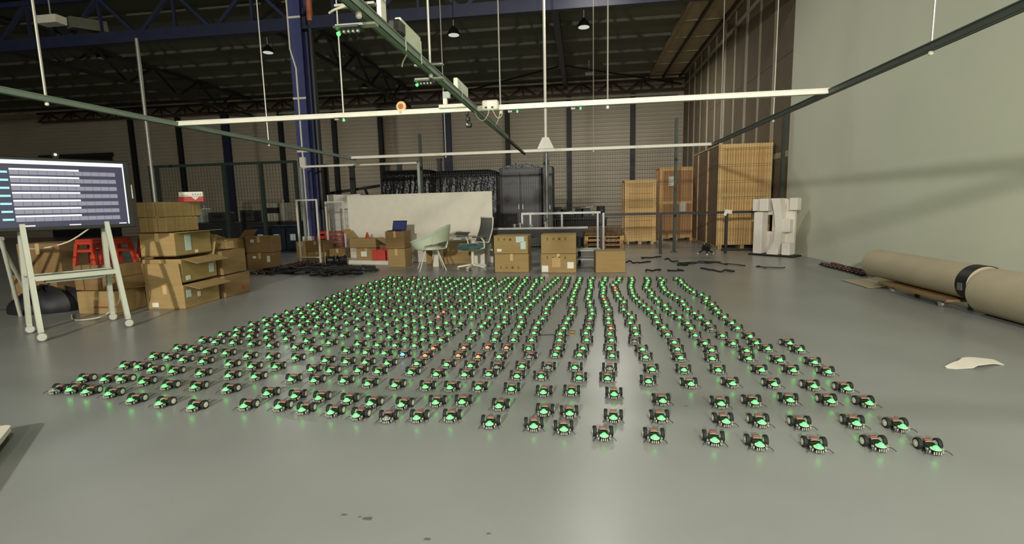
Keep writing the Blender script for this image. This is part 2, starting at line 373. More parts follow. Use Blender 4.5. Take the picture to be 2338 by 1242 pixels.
def gadget(px, py, size, label, cat, m, y=None, z=None, name='rig_box', rz=0, parts=()):
    q = atX(px, py, RXM) if z else atY(px, py, y)
    if z: q.z = RZ+.033+size[2]/2
    t = thing(name, label, cat, q, rz)
    MB().box((0, 0, 0), size, ch=min(size)*.15).build('case', m, t, world=False)
    for nm, c_, d_, mm in parts: MB().box(c_, d_).build(nm, mm, t, world=False)
    return t
gadget(934, 110, (.05, .46, .14), 'long white box strapped to the side of the green rig beam', 'box', 'pale_green', z=2.6, parts=(('strap', (.034, -.17, -.06), (.003, .02, .18), 'pale_green'), ('strap', (.034, .2, -.06), (.003, .02, .18), 'pale_green')))
gadget(872, 42, (.03, .1, .16), 'small white tab standing on the green rig beam', 'bracket', 'plastic_white', z=2.63, parts=(('tip', (.015, 0, .1), (.02, .05, .09), 'plastic_white'),))
gadget(906, 72, (.1, .12, .1), 'dark round motor box on top of the green rig beam', 'motor', 'dark_steel', z=2.66, parts=(('shaft', (-.07, 0, 0), (.04, .05, .05), 'black'),))
gadget(1053, 210, (.05, .5, .12), 'white box strapped far down the green rig beam', 'box', 'pale_green', z=2.59, parts=(('strap', (.034, -.1, -.05), (.003, .02, .16), 'pale_green'),))
gadget(1120, 241, (.2, .1, .12), 'white network box at the crossing of the rig beams', 'box', 'plastic_white', y=RY1-.06, parts=(('port', (-.05, -.052, -.03), (.03, .01, .02), 'black'), ('port', (.03, -.052, -.03), (.03, .01, .02), 'black')))
gadget(1035, 243, (.36, .1, .045), 'flat white tray lying on the near white rig beam', 'tray', 'plastic_white', y=RY1-.02, parts=(('riser', (-.1, 0, .06), (.05, .05, .08), 'plastic_white'), ('box_top', (-.08, 0, .14), (.09, .06, .08), 'rig_grey')))
for (px, py, z_, lab) in ((985, 163, 2.5, 'green lit circuit bracket clamped across the middle beam below the rod'), (820, 33, 2.5, 'green lit circuit bracket clamped across the middle beam near the top edge'),):
    q = fl(px, py, z_); t = thing('circuit_bracket', lab, 'circuit board', q, 0, 'circuit brackets on the rig')
    MB().box((-.02, 0, .055), (.26, .05, .014)).box((-.02, 0, -.065), (.26, .06, .014)).build('plate', 'bracket', t, world=False)
    MB().box((-.06, -.03, -.09), (.16, .1, .012)).build('board', 'pcb', t, world=False)
    for k in range(5): MB().box((-.12+k*.03, -.03, -.105), (.014, .02, .018)).build('chip', 'bracket', t, world=False)
    MB().lathe([(.003, -.13), (.012, -.122), (.013, -.11)], 8, (-.13, -.03, 0)).build('lamp', LED['g'], t, True, world=False)
for (px, py, lab) in ((776, 270, 'under the near white beam left of centre'), (1316, 245, 'under the near white beam right of centre'), (1172, 252, 'beside the beam crossing')):
    q = atY(px, py, RY1-.03); t = thing('marker_board', 'tiny green lit circuit board '+lab, 'circuit board', q, 0, 'marker boards under the rig')
    MB().box((0, 0, 0), (.14, .06, .01)).build('board', 'pcb', t, world=False); MB().box((-.04, 0, -.015), (.05, .04, .02)).build('chip', 'bracket', t, world=False)
    MB().lathe([(.002, -.03), (.01, -.022), (.01, -.004)], 8, (.05, 0, 0)).build('lamp', LED['g'], t, True, world=False)
q = atY(916, 247, RY1)
t = thing('round_badge', 'round orange disc standing on the near white beam', 'disc', q)
MB().lathe([(.06, -.012), (.068, 0), (.06, .012)], 20, (0, 0, .02), 'x').build('disc', 'wood_frame', t, True, world=False)
MB().lathe([(.035, -.015), (.035, .015)], 16, (0, 0, .02), 'x').build('face', 'copper', t, world=False)
MB().box((0, 0, -.05), (.08, .03, .03)).build('base', 'wood_frame', t, world=False)
for o in t.children: o.rotation_euler.z = R(90)
q = atY(1067, 272, RY1)
t = thing('hanging_device', 'black jointed device dangling under the beam crossing', 'device', q)
MB().box((0, 0, .08), (.04, .04, .07), ch=.008).build('upper_link', 'black', t, world=False); MB().box((.01, 0, 0), (.05, .05, .06), ch=.01).build('middle_link', 'black', t, world=False)
MB().box((.02, 0, -.075), (.07, .05, .06), ch=.012).build('head', 'black', t, world=False); MB().cyl((0, 0, -.05), (0, 0, .14), .008).build('rod', 'black', t, world=False)
MB().lathe([(.004, -.02), (.01, 0)], 8, (.0, -.03, -.06)).build('lens', 'lens', t, world=False)
def cable(name, pts, r, m, label, cat='cable', group=None):
    P = [Vector(p) for p in pts]; out = []
    for i in range(len(P)-1):
        p0, p1, p2, p3 = P[max(i-1, 0)], P[i], P[i+1], P[min(i+2, len(P)-1)]
        for k in range(5):
            t_ = k/5; out.append(.5*((2*p1)+(p2-p0)*t_+(2*p0-5*p1+4*p2-p3)*t_*t_+(3*p1-p0-3*p2+p3)*t_**3))
    out.append(P[-1]); return tag(MB().tube(out, r, 6).build(name, m, None, True), label, cat, group)
Y1 = RY1-.1
cable('cable', [atY(1072, 232, Y1), atY(1082, 252, Y1), atY(1092, 270, Y1), atY(1104, 275, Y1), atY(1114, 262, Y1), atY(1116, 250, Y1)], .005, 'rope', 'pale cable looping under the beam crossing, left loop')
cable('cable', [atY(1124, 250, Y1), atY(1130, 262, Y1), atY(1138, 270, Y1), atY(1146, 262, Y1), atY(1146, 250, Y1)], .005, 'rope', 'pale cable looping under the beam crossing, right loop')
cable('cable', [atY(1070, 232, Y1), atY(1080, 236, Y1), atY(1092, 250, Y1), atY(1110, 246, Y1)], .005, 'rope', 'pale cable running from the middle beam to the white network box')
cable('cable', [atY(1142, 252, Y1), atY(1138, 272, Y1), atY(1132, 285, Y1)], .004, 'rope', 'pale cable tail hanging right of the beam crossing')
cable('cable', [fl(752, 30, 2.5), fl(765, 22, 2.5), fl(790, 14, 2.5)], .007, 'rope', 'pale cable end sticking out left of the middle beam near the top edge')
cable('cable', [fl(918, 152, 2.4), fl(920, 142, 2.42), fl(928, 126, 2.45)], .006, 'rope', 'pale cable end hanging below the long white box')

# ------------------------------------------------------------------ cardboard boxes
def carton(label, cx, cy_, z, w, d, h, rz=0, m='card', open_=None, tape=True, stick=(), marks=None, name='cardboard_box', group=None):
    t = thing(name, label, 'box', (cx, cy_, z), rz, group); W = False
    if open_ is None:
        MB().box((0, 0, h/2), (w, d, h), ch=.008).build('body', m, t, world=W)
        MB().box((0, -.004, h-.0005), (w*.99, .006, .004)).build('lid_seam', 'print_ink', t, world=W)
    else:
        k = .008; b = MB().box((0, 0, k), (w, d, .012))
        b.box((0, -d/2+k/2, h/2), (w, k, h)).box((0, d/2-k/2, h/2), (w, k, h)).box((-w/2+k/2, 0, h/2), (k, d-2*k, h)).box((w/2-k/2, 0, h/2), (k, d-2*k, h)); b.build('body', m, t, world=W)
        for side, ang in open_:                                   # flaps, ang = tilt above horizontal
            L_ = (d if side in 'fb' else w)*.42; c_, s_ = math.cos(R(ang)), math.sin(R(ang)); b = MB()
            if side in 'rl':
                sg = 1 if side == 'r' else -1
                b.bar((sg*(w/2), 0, h), (sg*(w/2+L_*c_), 0, h+L_*s_), d*.96, .007)
            else:
                sg = 1 if side == 'b' else -1
                b.bar((0, sg*(d/2), h), (0, sg*(d/2+L_*c_), h+L_*s_), w*.96, .007)
            b.build('flap', m, t, world=W)
    if tape:
        MB().box((0, -d/2-.0015, h*.82), (.055, .002, h*.36)).build('tape', 'tape', t, world=W)
        if open_ is None: MB().box((0, 0, h+.0015), (.055, d*.98, .002)).build('tape', 'tape', t, world=W)
    for f, u_, v_, sw, sh, sm in stick:
        b = MB()
        if f == 'f': b.box((u_*w, -d/2-.003, v_*h), (sw, .003, sh))
        else: b.box((w/2+.003, u_*d, v_*h), (.003, sw, sh))
        b.build('label', sm, t, world=W)
    if marks:
        for k in range(4):
            mx = (k-1.5)*w*.17+marks[1]*w; b = MB()
            if k == 0: b.prism([(-.02, .025), (.02, .025), (.006, 0), (.006, -.02), (.016, -.025), (-.016, -.025), (-.006, -.02), (-.006, 0)], 0, .002, Matrix.Translation((mx, -d/2-.001, marks[0]*h)) @ Matrix.Rotation(R(90), 4, 'X'))
            elif k == 1: b.prism([(-.03, -.005), (0, .022), (.03, -.005), (.004, -.005), (.004, -.025), (-.004, -.025), (-.004, -.005)], 0, .002, Matrix.Translation((mx, -d/2-.001, marks[0]*h)) @ Matrix.Rotation(R(90), 4, 'X'))
            elif k == 2: b.prism([(-.024, -.02), (.024, -.02), (.024, .012), (0, .026), (-.024, .012)], 0, .002, Matrix.Translation((mx, -d/2-.001, marks[0]*h)) @ Matrix.Rotation(R(90), 4, 'X'))
            else: b.box((mx-.008, -d/2-.002, marks[0]*h), (.01, .002, .055)).box((mx+.01, -d/2-.002, marks[0]*h), (.01, .002, .045))
            b.build('printed_mark', 'print_ink', t, world=W)
    return t
LW, LB = 'label_white', 'label_blue'
a = R(4)
carton('open brown carton at the bottom of the pile right of the screen', -5.6, 6.36, 0, .54, .72, .33, a, open_=(('r', -14), ('l', -8), ('f', 84)), stick=(('f', -.28, .2, .09, .06, LW), ('r', -.38, .62, .09, .1, LB), ('r', -.1, .5, .06, .07, LW)))
carton('open brown carton in the middle of the pile right of the screen', -5.62, 6.38, .36, .54, .72, .32, a+R(1), open_=(('r', -16), ('b', 70)), stick=(('r', .34, .42, .1, .13, LB), ('r', -.36, .18, .09, .06, LW)))
carton('open brown carton with a blue label, third up in the pile', -5.64, 6.37, .72, .5, .7, .31, a-R(1), open_=(('r', 4), ('l', 2), ('b', -60)), stick=(('r', -.16, .55, .11, .22, LB), ('r', .06, .12, .06, .04, LW)))
carton('brown carton on the floor behind the bottom carton of the pile', -5.62, 7.17, 0, .5, .66, .33, a, 'card_dark', stick=(('r', .2, .3, .06, .05, 'red'),))
carton('brown carton stacked behind the middle carton of the pile', -5.62, 7.15, .345, .48, .6, .36, a, 'card_dark')
carton('small pale carton lying on the cartons behind the pile', -5.55, 7.2, .72, .18, .2, .12, a, 'card_pale', tape=False)
for L in range(2):
    z0 = 1.045+L*.202; nn = 8 if L else 7
    for j in range(nn):
        for i in range(3):
            if i < 2 and j > 0: continue
            lx, ly = -.14+i*.13, -.3+j*.09+(.0 if L else .01); wx = -5.68+lx*math.cos(a)-ly*math.sin(a); wy = 6.36+lx*math.sin(a)+ly*math.cos(a)
            where = ['at its front left', 'at its front middle', 'at its front right'][i] if j == 0 else 'right side, %s from the front' % ORD[j]
            t = thing('small_carton', 'small brown carton in the pile\'s %s layer, %s' % ('upper' if L else 'lower', where), 'box', (wx, wy, z0), a+R(random.uniform(-2, 2)), 'small cartons on the pile')
            MB().box((0, 0, .098), (.122, .084, .196), ch=.005).build('body', 'card', t, world=False)
            MB().box((0, 0, .1965), (.12, .03, .002)).build('tape', 'tape', t, world=False)
t = thing('red_white_pack', 'small red and white printed box on top of the carton pile', 'box', (-5.45, 6.5, 1.449), R(20))
MB().box((0, 0, .035), (.32, .05, .07)).build('red_base', 'red', t, world=False); MB().box((0, .004, .1), (.3, .04, .07)).build('white_panel', 'label_white', t, world=False)
MB().prism([(-.05, 0), (.05, 0), (0, -.045)], 0, .003, Matrix.Translation((.06, -.0255, .066)) @ Matrix.Rotation(R(90), 4, 'X')).build('white_point', 'label_white', t, world=False)
b = MB()
for k in range(4): b.box((.03+k*.032, -.0175, .1), (.018, .003, .028))
b.box((-.08, -.0175, .087), (.1, .003, .008)); b.build('lettering', 'rig_grey', t, world=False)
# cartons behind the screen stand
carton('brown carton with red tape on the floor behind the screen stand', -6.33, 5.95, 0, .54, .5, .3, R(2), stick=(('f', .12, .3, .2, .02, 'battery_red'),))
for L in range(2):
    for i in range(5):
        t = thing('small_carton', 'small brown carton behind the screen stand, %s layer, %s from the left' % (('lower', 'upper')[L], ORD[i]), 'box', (-6.62+i*.135, 5.98, .305+L*.17), R(random.uniform(-2, 2)), 'small cartons behind the screen stand')
        MB().box((0, 0, .083), (.125, .42, .166), ch=.005).build('body', 'card_dark', t, world=False); MB().box((0, 0, .1665), (.03, .4, .002)).build('tape', 'tape', t, world=False)
carton('dark brown carton at the left edge beyond the easel leg', -7.45, 6.1, 0, .7, .5, .5, R(3), 'card_dark'); carton('dark brown carton stacked at the left edge beyond the easel leg', -7.4, 6.15, .505, .6, .45, .42, R(6), 'card_dark')
# cartons in the middle distance on the left
carton('lower of two brown cartons stacked beside the parked robots', -7.2, 10.6, 0, .56, .5, .36, R(12), 'card_dark', stick=(('f', -.2, .75, .07, .05, LW), ('f', .34, .62, .07, .14, LW)))
carton('upper of two brown cartons stacked beside the parked robots', -7.2, 10.62, .365, .58, .5, .36, R(10), 'card_dark', stick=(('f', -.24, .74, .08, .07, LW),))
carton('lower brown carton left of the stack beside the parked robots', -7.82, 10.35, 0, .52, .5, .36, R(5), 'card_dark'); carton('upper brown carton left of the stack beside the parked robots', -7.8, 10.4, .365, .6, .5, .32, R(3), 'card_dark', open_=(('r', 50), ('l', 20)), stick=(('f', .1, .4, .04, .03, LW),))
carton('brown carton below the blue column, left one', -7.05, 12.1, 0, .26, .4, .5, R(-5), 'card_pale', stick=(('f', 0, .85, .12, .1, LW),)); carton('brown carton below the blue column, lower right one', -6.65, 12.1, 0, .48, .4, .24, R(3)); carton('brown carton below the blue column, upper right one', -6.66, 12.1, .245, .5, .42, .26, R(-2), 'card_dark')
carton('low brown carton below the blue column, farthest right', -6.15, 12.2, 0, .42, .4, .3, R(3), 'card_dark')
# cartons in the centre
carton('lower carton of the left stack in the centre', -1.345, 9.86, 0, .67, .5, .355, R(-1), marks=(.26, -.06)); carton('upper carton with two blue labels on the left centre stack', -1.35, 9.87, .36, .67, .5, .355, R(-2), tape=False, stick=(('f', .27, .78, .16, .11, LB), ('f', .36, .46, .1, .15, LB), ('f', -.34, .2, .09, .05, LW)), marks=(.78, -.1))
carton('lower carton with scraps of paper on the right centre stack', -.435, 9.76, 0, .67, .5, .36, R(-1), stick=(('f', .34, .4, .12, .12, LW), ('f', -.06, .55, .16, .18, 'card_pale'), ('f', -.38, .22, .12, .12, 'label_white')), marks=(.8, -.06)); carton('upper carton on the right centre stack', -.435, 9.76, .365, .66, .5, .365, R(0), tape=False, marks=(.76, -.06))
carton('single brown carton right of the centre stacks', .52, 9.75, 0, .55, .5, .4, R(3), tape=False)
carton('wide brown carton lying behind the white table', -3.0, 11.16, 0, 1.05, .16, .46, R(-1)); carton('lower carton under the laptop', -4.02, 10.75, 0, .4, .4, .4, R(-3)); carton('upper carton under the laptop', -4.05, 10.78, .405, .44, .4, .38, R(-2), 'card_dark')
carton('brown carton with a white label in front of the white panel', -4.98, 11.35, .1, .5, .4, .28, R(-2), stick=(('f', -.12, .5, .14, .12, LW),)); carton('open brown carton on the labelled carton by the white panel', -5.03, 11.3, .385, .66, .4, .22, R(-3), open_=(('l', 50), ('r', -30)), tape=False)
carton('brown carton behind the red boxes by the white panel', -4.5, 11.36, .1, .4, .2, .34, R(-4), 'card_dark')
t = thing('red_cone', 'small red cone sticking out of the open carton', 'cone', (-5.0, 11.3, .44)); MB().lathe([(.16, 0), (.16, .015), (.1, .03), (.02, .29), (.012, .3)], 4, (0, 0, 0)).build('cone', 'orange_red', t, world=False); MB().box((0, 0, .0), (.34, .3, .02)).build('base', 'orange_red', t, world=False)
for i, (x, s_) in enumerate(((-4.62, .3), (-4.28, .28), (-4.04, .2))):
    t = thing('red_crate', 'red plastic crate before the white panel, %s from the left' % ORD[i], 'crate', (x, 11.12, .102), R(random.uniform(-8, 8)), 'red crates by the white panel')
    b = MB().box((0, 0, .01), (s_, .26, .02))
    for c_, d_ in (((0, -.13, .12), (s_, .015, .24)), ((0, .13, .12), (s_, .015, .24)), ((-s_/2, 0, .12), (.015, .26, .24)), ((s_/2, 0, .12), (.015, .26, .24))): b.box(c_, d_)
    b.build('tub', 'orange_red', t, world=False); MB().box((0, -.14, .235), (s_+.03, .02, .025)).box((0, .14, .235), (s_+.03, .02, .025)).build('rim', 'orange_red', t, world=False)
    MB().box((0, -.142, .15), (s_*.3, .012, .03)).build('handle', 'red', t, world=False)
tag(MB().box((0, 0, .05), (2.2, .42, .1), ch=.012).build('white_slab', 'plastic_white'), 'long white slab lying on the floor under the red crates', 'panel')
o = bpy.data.objects['white_slab']; o.location = (-5.0, 11.27, 0); o.rotation_euler.z = R(-13)

# ------------------------------------------------------------------ red plastic stools
def stool(label, loc, rz, h=.42, s_=.27, group='red plastic stools'):
    t = thing('plastic_stool', label, 'stool', loc, rz, group)
    MB().box((0, 0, h-.015), (s_, s_, .03), ch=.01).box((0, 0, h-.05), (s_*.98, s_*.98, .05), ch=.01).build('seat', 'orange_red', t, world=False)
    for sx in (-1, 1):
        for sy_ in (-1, 1): MB().bar((sx*s_*.42, sy_*s_*.42, h-.06), (sx*s_*.56, sy_*s_*.56, 0), .04).build('leg', 'orange_red', t, world=False)
        MB().bar((sx*s_*.47, -s_*.47, h*.55), (sx*s_*.47, s_*.47, h*.55), .02, .035).build('rail', 'orange_red', t, world=False); MB().bar((-s_*.47, sx*s_*.47, h*.55), (s_*.47, sx*s_*.47, h*.55), .02, .035).build('rail', 'orange_red', t, world=False)
    return t
for i, (x, y, r) in enumerate(((-6.5, 5.9, 8), (-6.2, 5.98, -6), (-6.04, 6.4, 12))): stool('red plastic stool behind the screen stand, %s from the left' % ORD[i], (x, y, .641 if i < 2 else .69), R(r), .34, .24)
tag(MB().box((-6.04, 6.4, .345), (.26, .3, .69)).build('stacked_card_block', 'card_dark'), 'tall brown card block under the third red stool', 'box')
for j in range(2):
    for k in range(3): stool('red stool %s from the bottom in the %s stack beside the white panel' % (ORD[k], ('left', 'right')[j]), (-7.08+j*.4, 13.15, k*.13), R(4+j*5), .44, .27, 'stacked red stools')
# ------------------------------------------------------------------ screen on a wheeled stand
t = thing('screen_stand', 'white wheeled stand with a tray carrying the big screen', 'stand', (-5.655, 4.875, 0), R(59.74)); TV = t
for sx in (-1, 1):
    for fy in (-1, 1):
        l = MB().bar((sx*.375, fy*.3, .13), (sx*.355, fy*.045+.06, 1.3), .045, .05).build('leg', 'stand_white', t, world=False)
        MB().box((sx*.375, fy*.305, .11), (.045, .05, .06)).build('fork', 'stand_white', l, world=False)
        MB().cyl((sx*.375, fy*.31-.02, .05), (sx*.375, fy*.31+.02, .05), .05, n=18).build('caster_wheel', 'grey_mesh', l, True, world=False)
        MB().cyl((sx*.375, fy*.31-.024, .05), (sx*.375, fy*.31+.024, .05), .039, n=18).build('caster_disc', 'stand_white', l, world=False)
MB().box((0, -.02, .655), (.76, .3, .012)).build('tray', 'rig_grey', t, world=False)
MB().bar((-.38, -.17, .645), (.38, -.17, .645), .03, .05).build('tray_rail', 'stand_white', t, world=False); MB().bar((-.38, .13, .645), (.38, .13, .645), .03, .05).build('tray_rail', 'stand_white', t, world=False)
MB().box((0, -.02, .6), (.5, .2, .03)).build('tray_drawer', 'rig_grey', t, world=False)
MB().box((0, .075, 1.42), (.8, .05, .35)).build('mount_plate', 'rig_grey', t, world=False)
t = thing('display_screen', 'large black rimmed screen showing a grey table on the wheeled stand', 'screen', (-5.655, 4.875, 1.14), R(59.74))
SW, SH = 1.27, .775
MB().box((0, 0, SH/2), (SW, .06, SH), ch=.01).build('housing', 'screen_bezel', t, world=False)
disp = MB().box((-.01, -.031, SH/2+.005), (SW-.1, .004, SH-.075)).build('display', 'screen_glass', t, world=False)
dy = -.0345
def cellq(name, x0, x1, z0, z1, m): MB().box(((x0+x1)/2, dy, (z0+z1)/2), (x1-x0, .002, z1-z0)).build(name, m, disp, world=False)
X0, X1, Z0, Z1 = -(SW-.1)/2-.01, (SW-.1)/2-.01, .045, SH-.035
cellq('title_bar', X0, X1, Z1-.04, Z1, 'screen_white'); cellq('side_line', X1-.012, X1, Z0, Z1-.04, 'screen_white')
for k in range(7):
    zt = Z1-.085-k*.0815
    cellq('row_bar', X0+.2, X0+.76-k*.004, zt-.018, zt, 'screen_white')
    b = MB()
    for j in range(12): b.box((X0+.2+.074*j+.035, dy, zt-.043), (.071, .002, .044))
    b.build('cell_row', 'screen_cell', disp, world=False); cellq('row_tag', X0+.1, X0+.185, zt-.05, zt-.03, 'screen_cyan')
cellq('task_bar', X0+.25, X0+.34, Z0+.004, Z0+.016, 'screen_white'); cellq('task_bar', X0+.62, X0+.72, Z0+.004, Z0+.014, 'screen_white'); cellq('task_bar', X1-.1, X1-.03, Z0+.004, Z0+.014, 'screen_white')
MB().box((SW/2+.002, -.02, .42), (.008, .02, .16)).build('side_light', 'plastic_white', t, world=False)
t = thing('webcam', 'small round webcam on top of the big screen', 'webcam', (-5.665, 4.87, 1.917), R(59.74))
MB().lathe([(.03, -.02), (.036, -.01), (.036, .015), (.028, .02)], 14, (0, 0, .036), 'x').build('body', 'black', t, True, world=False); MB().box((0, 0, .003), (.05, .05, .006)).build('foot', 'black', t, world=False); MB().lathe([(.012, -.024), (.014, -.02)], 10, (0, 0, .036), 'x').build('lens', 'lens', t, world=False)
for o in t.children: o.rotation_euler.z = R(90)
cable('cable', [(-6.6, 5.1, .95), (-6.1, 4.9, .93), (-5.75, 4.95, 1.0), (-5.55, 5.05, 1.15)], .008, 'rope', 'white cable slung behind the screen stand')
cable('cable', [(-6.6, 5.6, .012), (-6.2, 5.3, .012), (-5.85, 5.35, .06), (-5.7, 5.45, .25), (-5.62, 5.35, .55)], .008, 'rope', 'white cable rising from the floor to the stand tray')
t = thing('easel', 'white tube easel at the left edge behind the screen stand', 'easel', (-6.75, 5.45, 0))
pA, pB = fl(47, 722), atY(2, 545, 5.05)
MB().cyl(pA+Vector((0, 0, .01)), pB, .022, n=10).build('leg', 'stand_white', t, True); MB().cyl((pA.x-.75, pA.y, .01), pB+Vector((-.25, 0, 0)), .022, n=10).build('leg', 'stand_white', t, True); MB().cyl((pA.x-.4, pA.y+.5, .01), pB+Vector((-.12, .05, .02)), .022, n=10).build('leg', 'stand_white', t, True)
MB().cyl(pB+Vector((-.3, 0, 0)), pB+Vector((.02, 0, 0)), .024, n=10).build('crossbar', 'stand_white', t, True)
for i, (px, py, s_) in enumerate(((105, 712, .34), (150, 706, .3), (60, 716, .24))):
    q = fl(px, py); g_ = [[(q.x+s_*1.1*math.cos(v)*math.sin(u_)*(1+.15*math.sin(3*v+i)), q.y+.02+s_*.6*math.sin(v)*math.sin(u_), max(.002, s_*.75*(math.cos(u_)+.3)*(1+.12*math.cos(4*v)))) for v in [2*math.pi*k/14 for k in range(15)]] for u_ in [math.pi*.62*k/8 for k in range(9)]]
    t = thing('black_bag', 'slumped black bag behind the screen stand, %s' % ('largest', 'right one', 'left one')[i], 'bag', (q.x, q.y+.02, 0), 0, 'black bags'); MB().sheet(g_).build('sack', 'bag', t, True)
    MB().tube([(q.x-.05, q.y, s_*.9), (q.x-.03, q.y, s_*1.1), (q.x+.04, q.y, s_*1.1), (q.x+.06, q.y, s_*.9)], .01).build('handle', 'black', t, True)
# white table corner at the lower left
q = fl(29, 967, .075); q2 = fl(0, 1003, .075); d_ = (q2-q).normalized(); n_ = Vector((d_.y, -d_.x, 0)); n_ = n_ if n_.x < 0 else -n_
t = thing('low_platform', 'white low platform corner with rounded edge at the lower left', 'platform', (q.x-.3, q.y-.4, 0)); rr = .05
A = q+n_*.8; poly = [A, A+d_*1.0, q+d_*1.0]+[q+d_*rr*(1-math.sin(k*R(90)/5))+n_*rr*(1-math.cos(k*R(90)/5)) for k in range(6)]
MB().prism([(p.x, p.y) for p in poly], .045, .075).build('top', 'plastic_white', t); MB().prism([(p.x+(n_.x+d_.x)*.012, p.y+(n_.y+d_.y)*.012) for p in poly], .0, .045).build('plinth', 'black', t)  # black plinth stands in for the shaded gap below the top

# ------------------------------------------------------------------ furniture in the centre
t = thing('white_table', 'low white table with slab legs between the two chairs', 'table', (-2.7, 10.75, 0))
MB().box((-2.68, 10.8, .6), (1.25, .55, .035), ch=.008).build('top', 'plastic_white', t)
for x in (-3.16, -2.22): MB().box((x, 10.8, .29), (.13 if x < -3 else .3, .4, .58)).build('leg', 'plastic_white', t)
t = thing('laptop_stand_board', 'dark folded tablet stand lying on the white table', 'tablet', (-2.55, 10.62, .618)); MB().box((0, 0, .1), (.3, .22, .012), rx=R(8)).build('plate', 'dark_steel', t, world=False); MB().box((0, .02, .045), (.24, .1, .09)).build('base', 'rig_grey', t, world=False)
t = thing('laptop', 'open laptop with a blue screen on the stacked cartons', 'laptop', (-4.05, 10.7, .787), R(-8))
MB().box((0, 0, .008), (.34, .24, .016), ch=.003).build('base', 'screen_bezel', t, world=False); l = MB().box((0, .15, .115), (.34, .01, .22), rx=R(-18)).build('lid', 'screen_bezel', t, world=False); MB().box((0, .143, .115), (.31, .004, .19), rx=R(-18)).build('screen', 'laptop_screen', l, world=False)
# tub chair
t = thing('tub_chair', 'pale green white tub chair on thin white legs', 'chair', (-3.1, 10.1, 0), R(-68))
def shell_pt(th, v):
    back = (1+math.sin(th))/2; top = .6+.33*back**1.3
    zz = .42+.03*(v/.35)**2 if v <= .35 else .45+(top-.45)*((v-.35)/.65)
    r = .33*(.02+.83*v/.35) if v <= .35 else .33*(.85+.25*((v-.35)/.65)**.8)
    return (r*math.cos(th)*1.0, r*math.sin(th)*1.12, zz)
full = [2*math.pi*j/36 for j in range(37)]
MB().sheet([[shell_pt(th, .58+.42*i/6) for th in full] for i in range(7)], .02).build('upper_shell', 'pale_green', t, True, world=False)
MB().sheet([[shell_pt(th, .36*i/5) for th in full] for i in range(6)], .02).build('seat_shell', 'pale_green', t, True, world=False)
for t0, t1 in ((70, 110), (205, 335)):
    MB().sheet([[shell_pt(R(t0+(t1-t0)*j/10), .35+.24*i/4) for j in range(11)] for i in range(5)], .02).build('side_shell', 'pale_green', t, True, world=False)
MB().lathe([(.02, .438), (.2, .442), (.24, .455), (.24, .475), (.2, .485)], 20).build('cushion', 'pale_green', t, True, world=False)
for sx in (-1, 1):
    for sy_ in (-1, 1): MB().cyl((sx*.13, sy_*.12, .42), (sx*.29, sy_*.27, 0), .012, .009, 8).build('leg', 'plastic_white', t, True, world=False)
# office chair
t = thing('office_chair', 'white office chair with grey mesh back and teal seat', 'chair', (-2.2, 10.0, 0), R(-44))
for k in range(5):
    th = 2*math.pi*k/5+.3; e = Vector((.31*math.cos(th), .31*math.sin(th), .075)); l = MB().bar((0, 0, .12), e, .045, .03).build('star_leg', 'plastic_white', t, world=False)
    MB().lathe([(.02, -.02), (.028, -.016), (.028, .016), (.02, .02)], 12, (e.x, e.y, .029), 'x').build('caster', 'rig_grey', l, True, world=False); MB().cyl((e.x, e.y, .05), (e.x, e.y, .08), .012).build('stem', 'rig_grey', l, world=False)
MB().cyl((0, 0, .1), (0, 0, .42), .03).build('gas_column', 'plastic_white', t, True, world=False)
MB().box((0, 0, .425), (.2, .22, .04), ch=.01).build('mechanism', 'plastic_white', t, world=False)
g_ = [[((i-5)/5*.24*(1-.06*abs((j-5)/5)**3), (j-5)/5*.235, .5+.02*((i-5)/5)**2-.03*max(0, -(j-5)/5)**2) for j in range(11)] for i in range(11)]
MB().sheet(g_, .06).build('seat', 'teal', t, True, world=False)
def backpt(u_, v): w_ = .245*(1-.12*v); return (u_*w_, .235+.06*math.sin(v*2.4)+.1*v-.05*(1-u_*u_), .56+v*.5)
MB().sheet([[backpt(-1+2*i/10, j/10) for j in range(11)] for i in range(11)], .012).build('backrest', 'grey_mesh', t, True, world=False)
ring = [backpt(-1, j/8) for j in range(9)]+[backpt(-1+2*i/6, 1) for i in range(1, 7)]+[backpt(1, 1-j/8) for j in range(1, 9)]+[backpt(1-2*i/6, 0) for i in range(1, 7)]
MB().tube(ring, .013).build('back_frame', 'plastic_white', t, True, world=False)
MB().tube([(0, .12, .42), (0, .28, .44), (0, .33, .6), (0, .33, .75)], .025).build('back_spine', 'plastic_white', t, True, world=False)
for sx in (-1, 1):
    l = MB().tube([(sx*.16, .08, .44), (sx*.28, .1, .46), (sx*.3, .08, .6), (sx*.29, .02, .67)], .016).build('arm', 'plastic_white', t, True, world=False); MB().box((sx*.29, -.05, .685), (.07, .26, .03), ch=.01).build('arm_pad', 'grey_mesh', l, world=False)
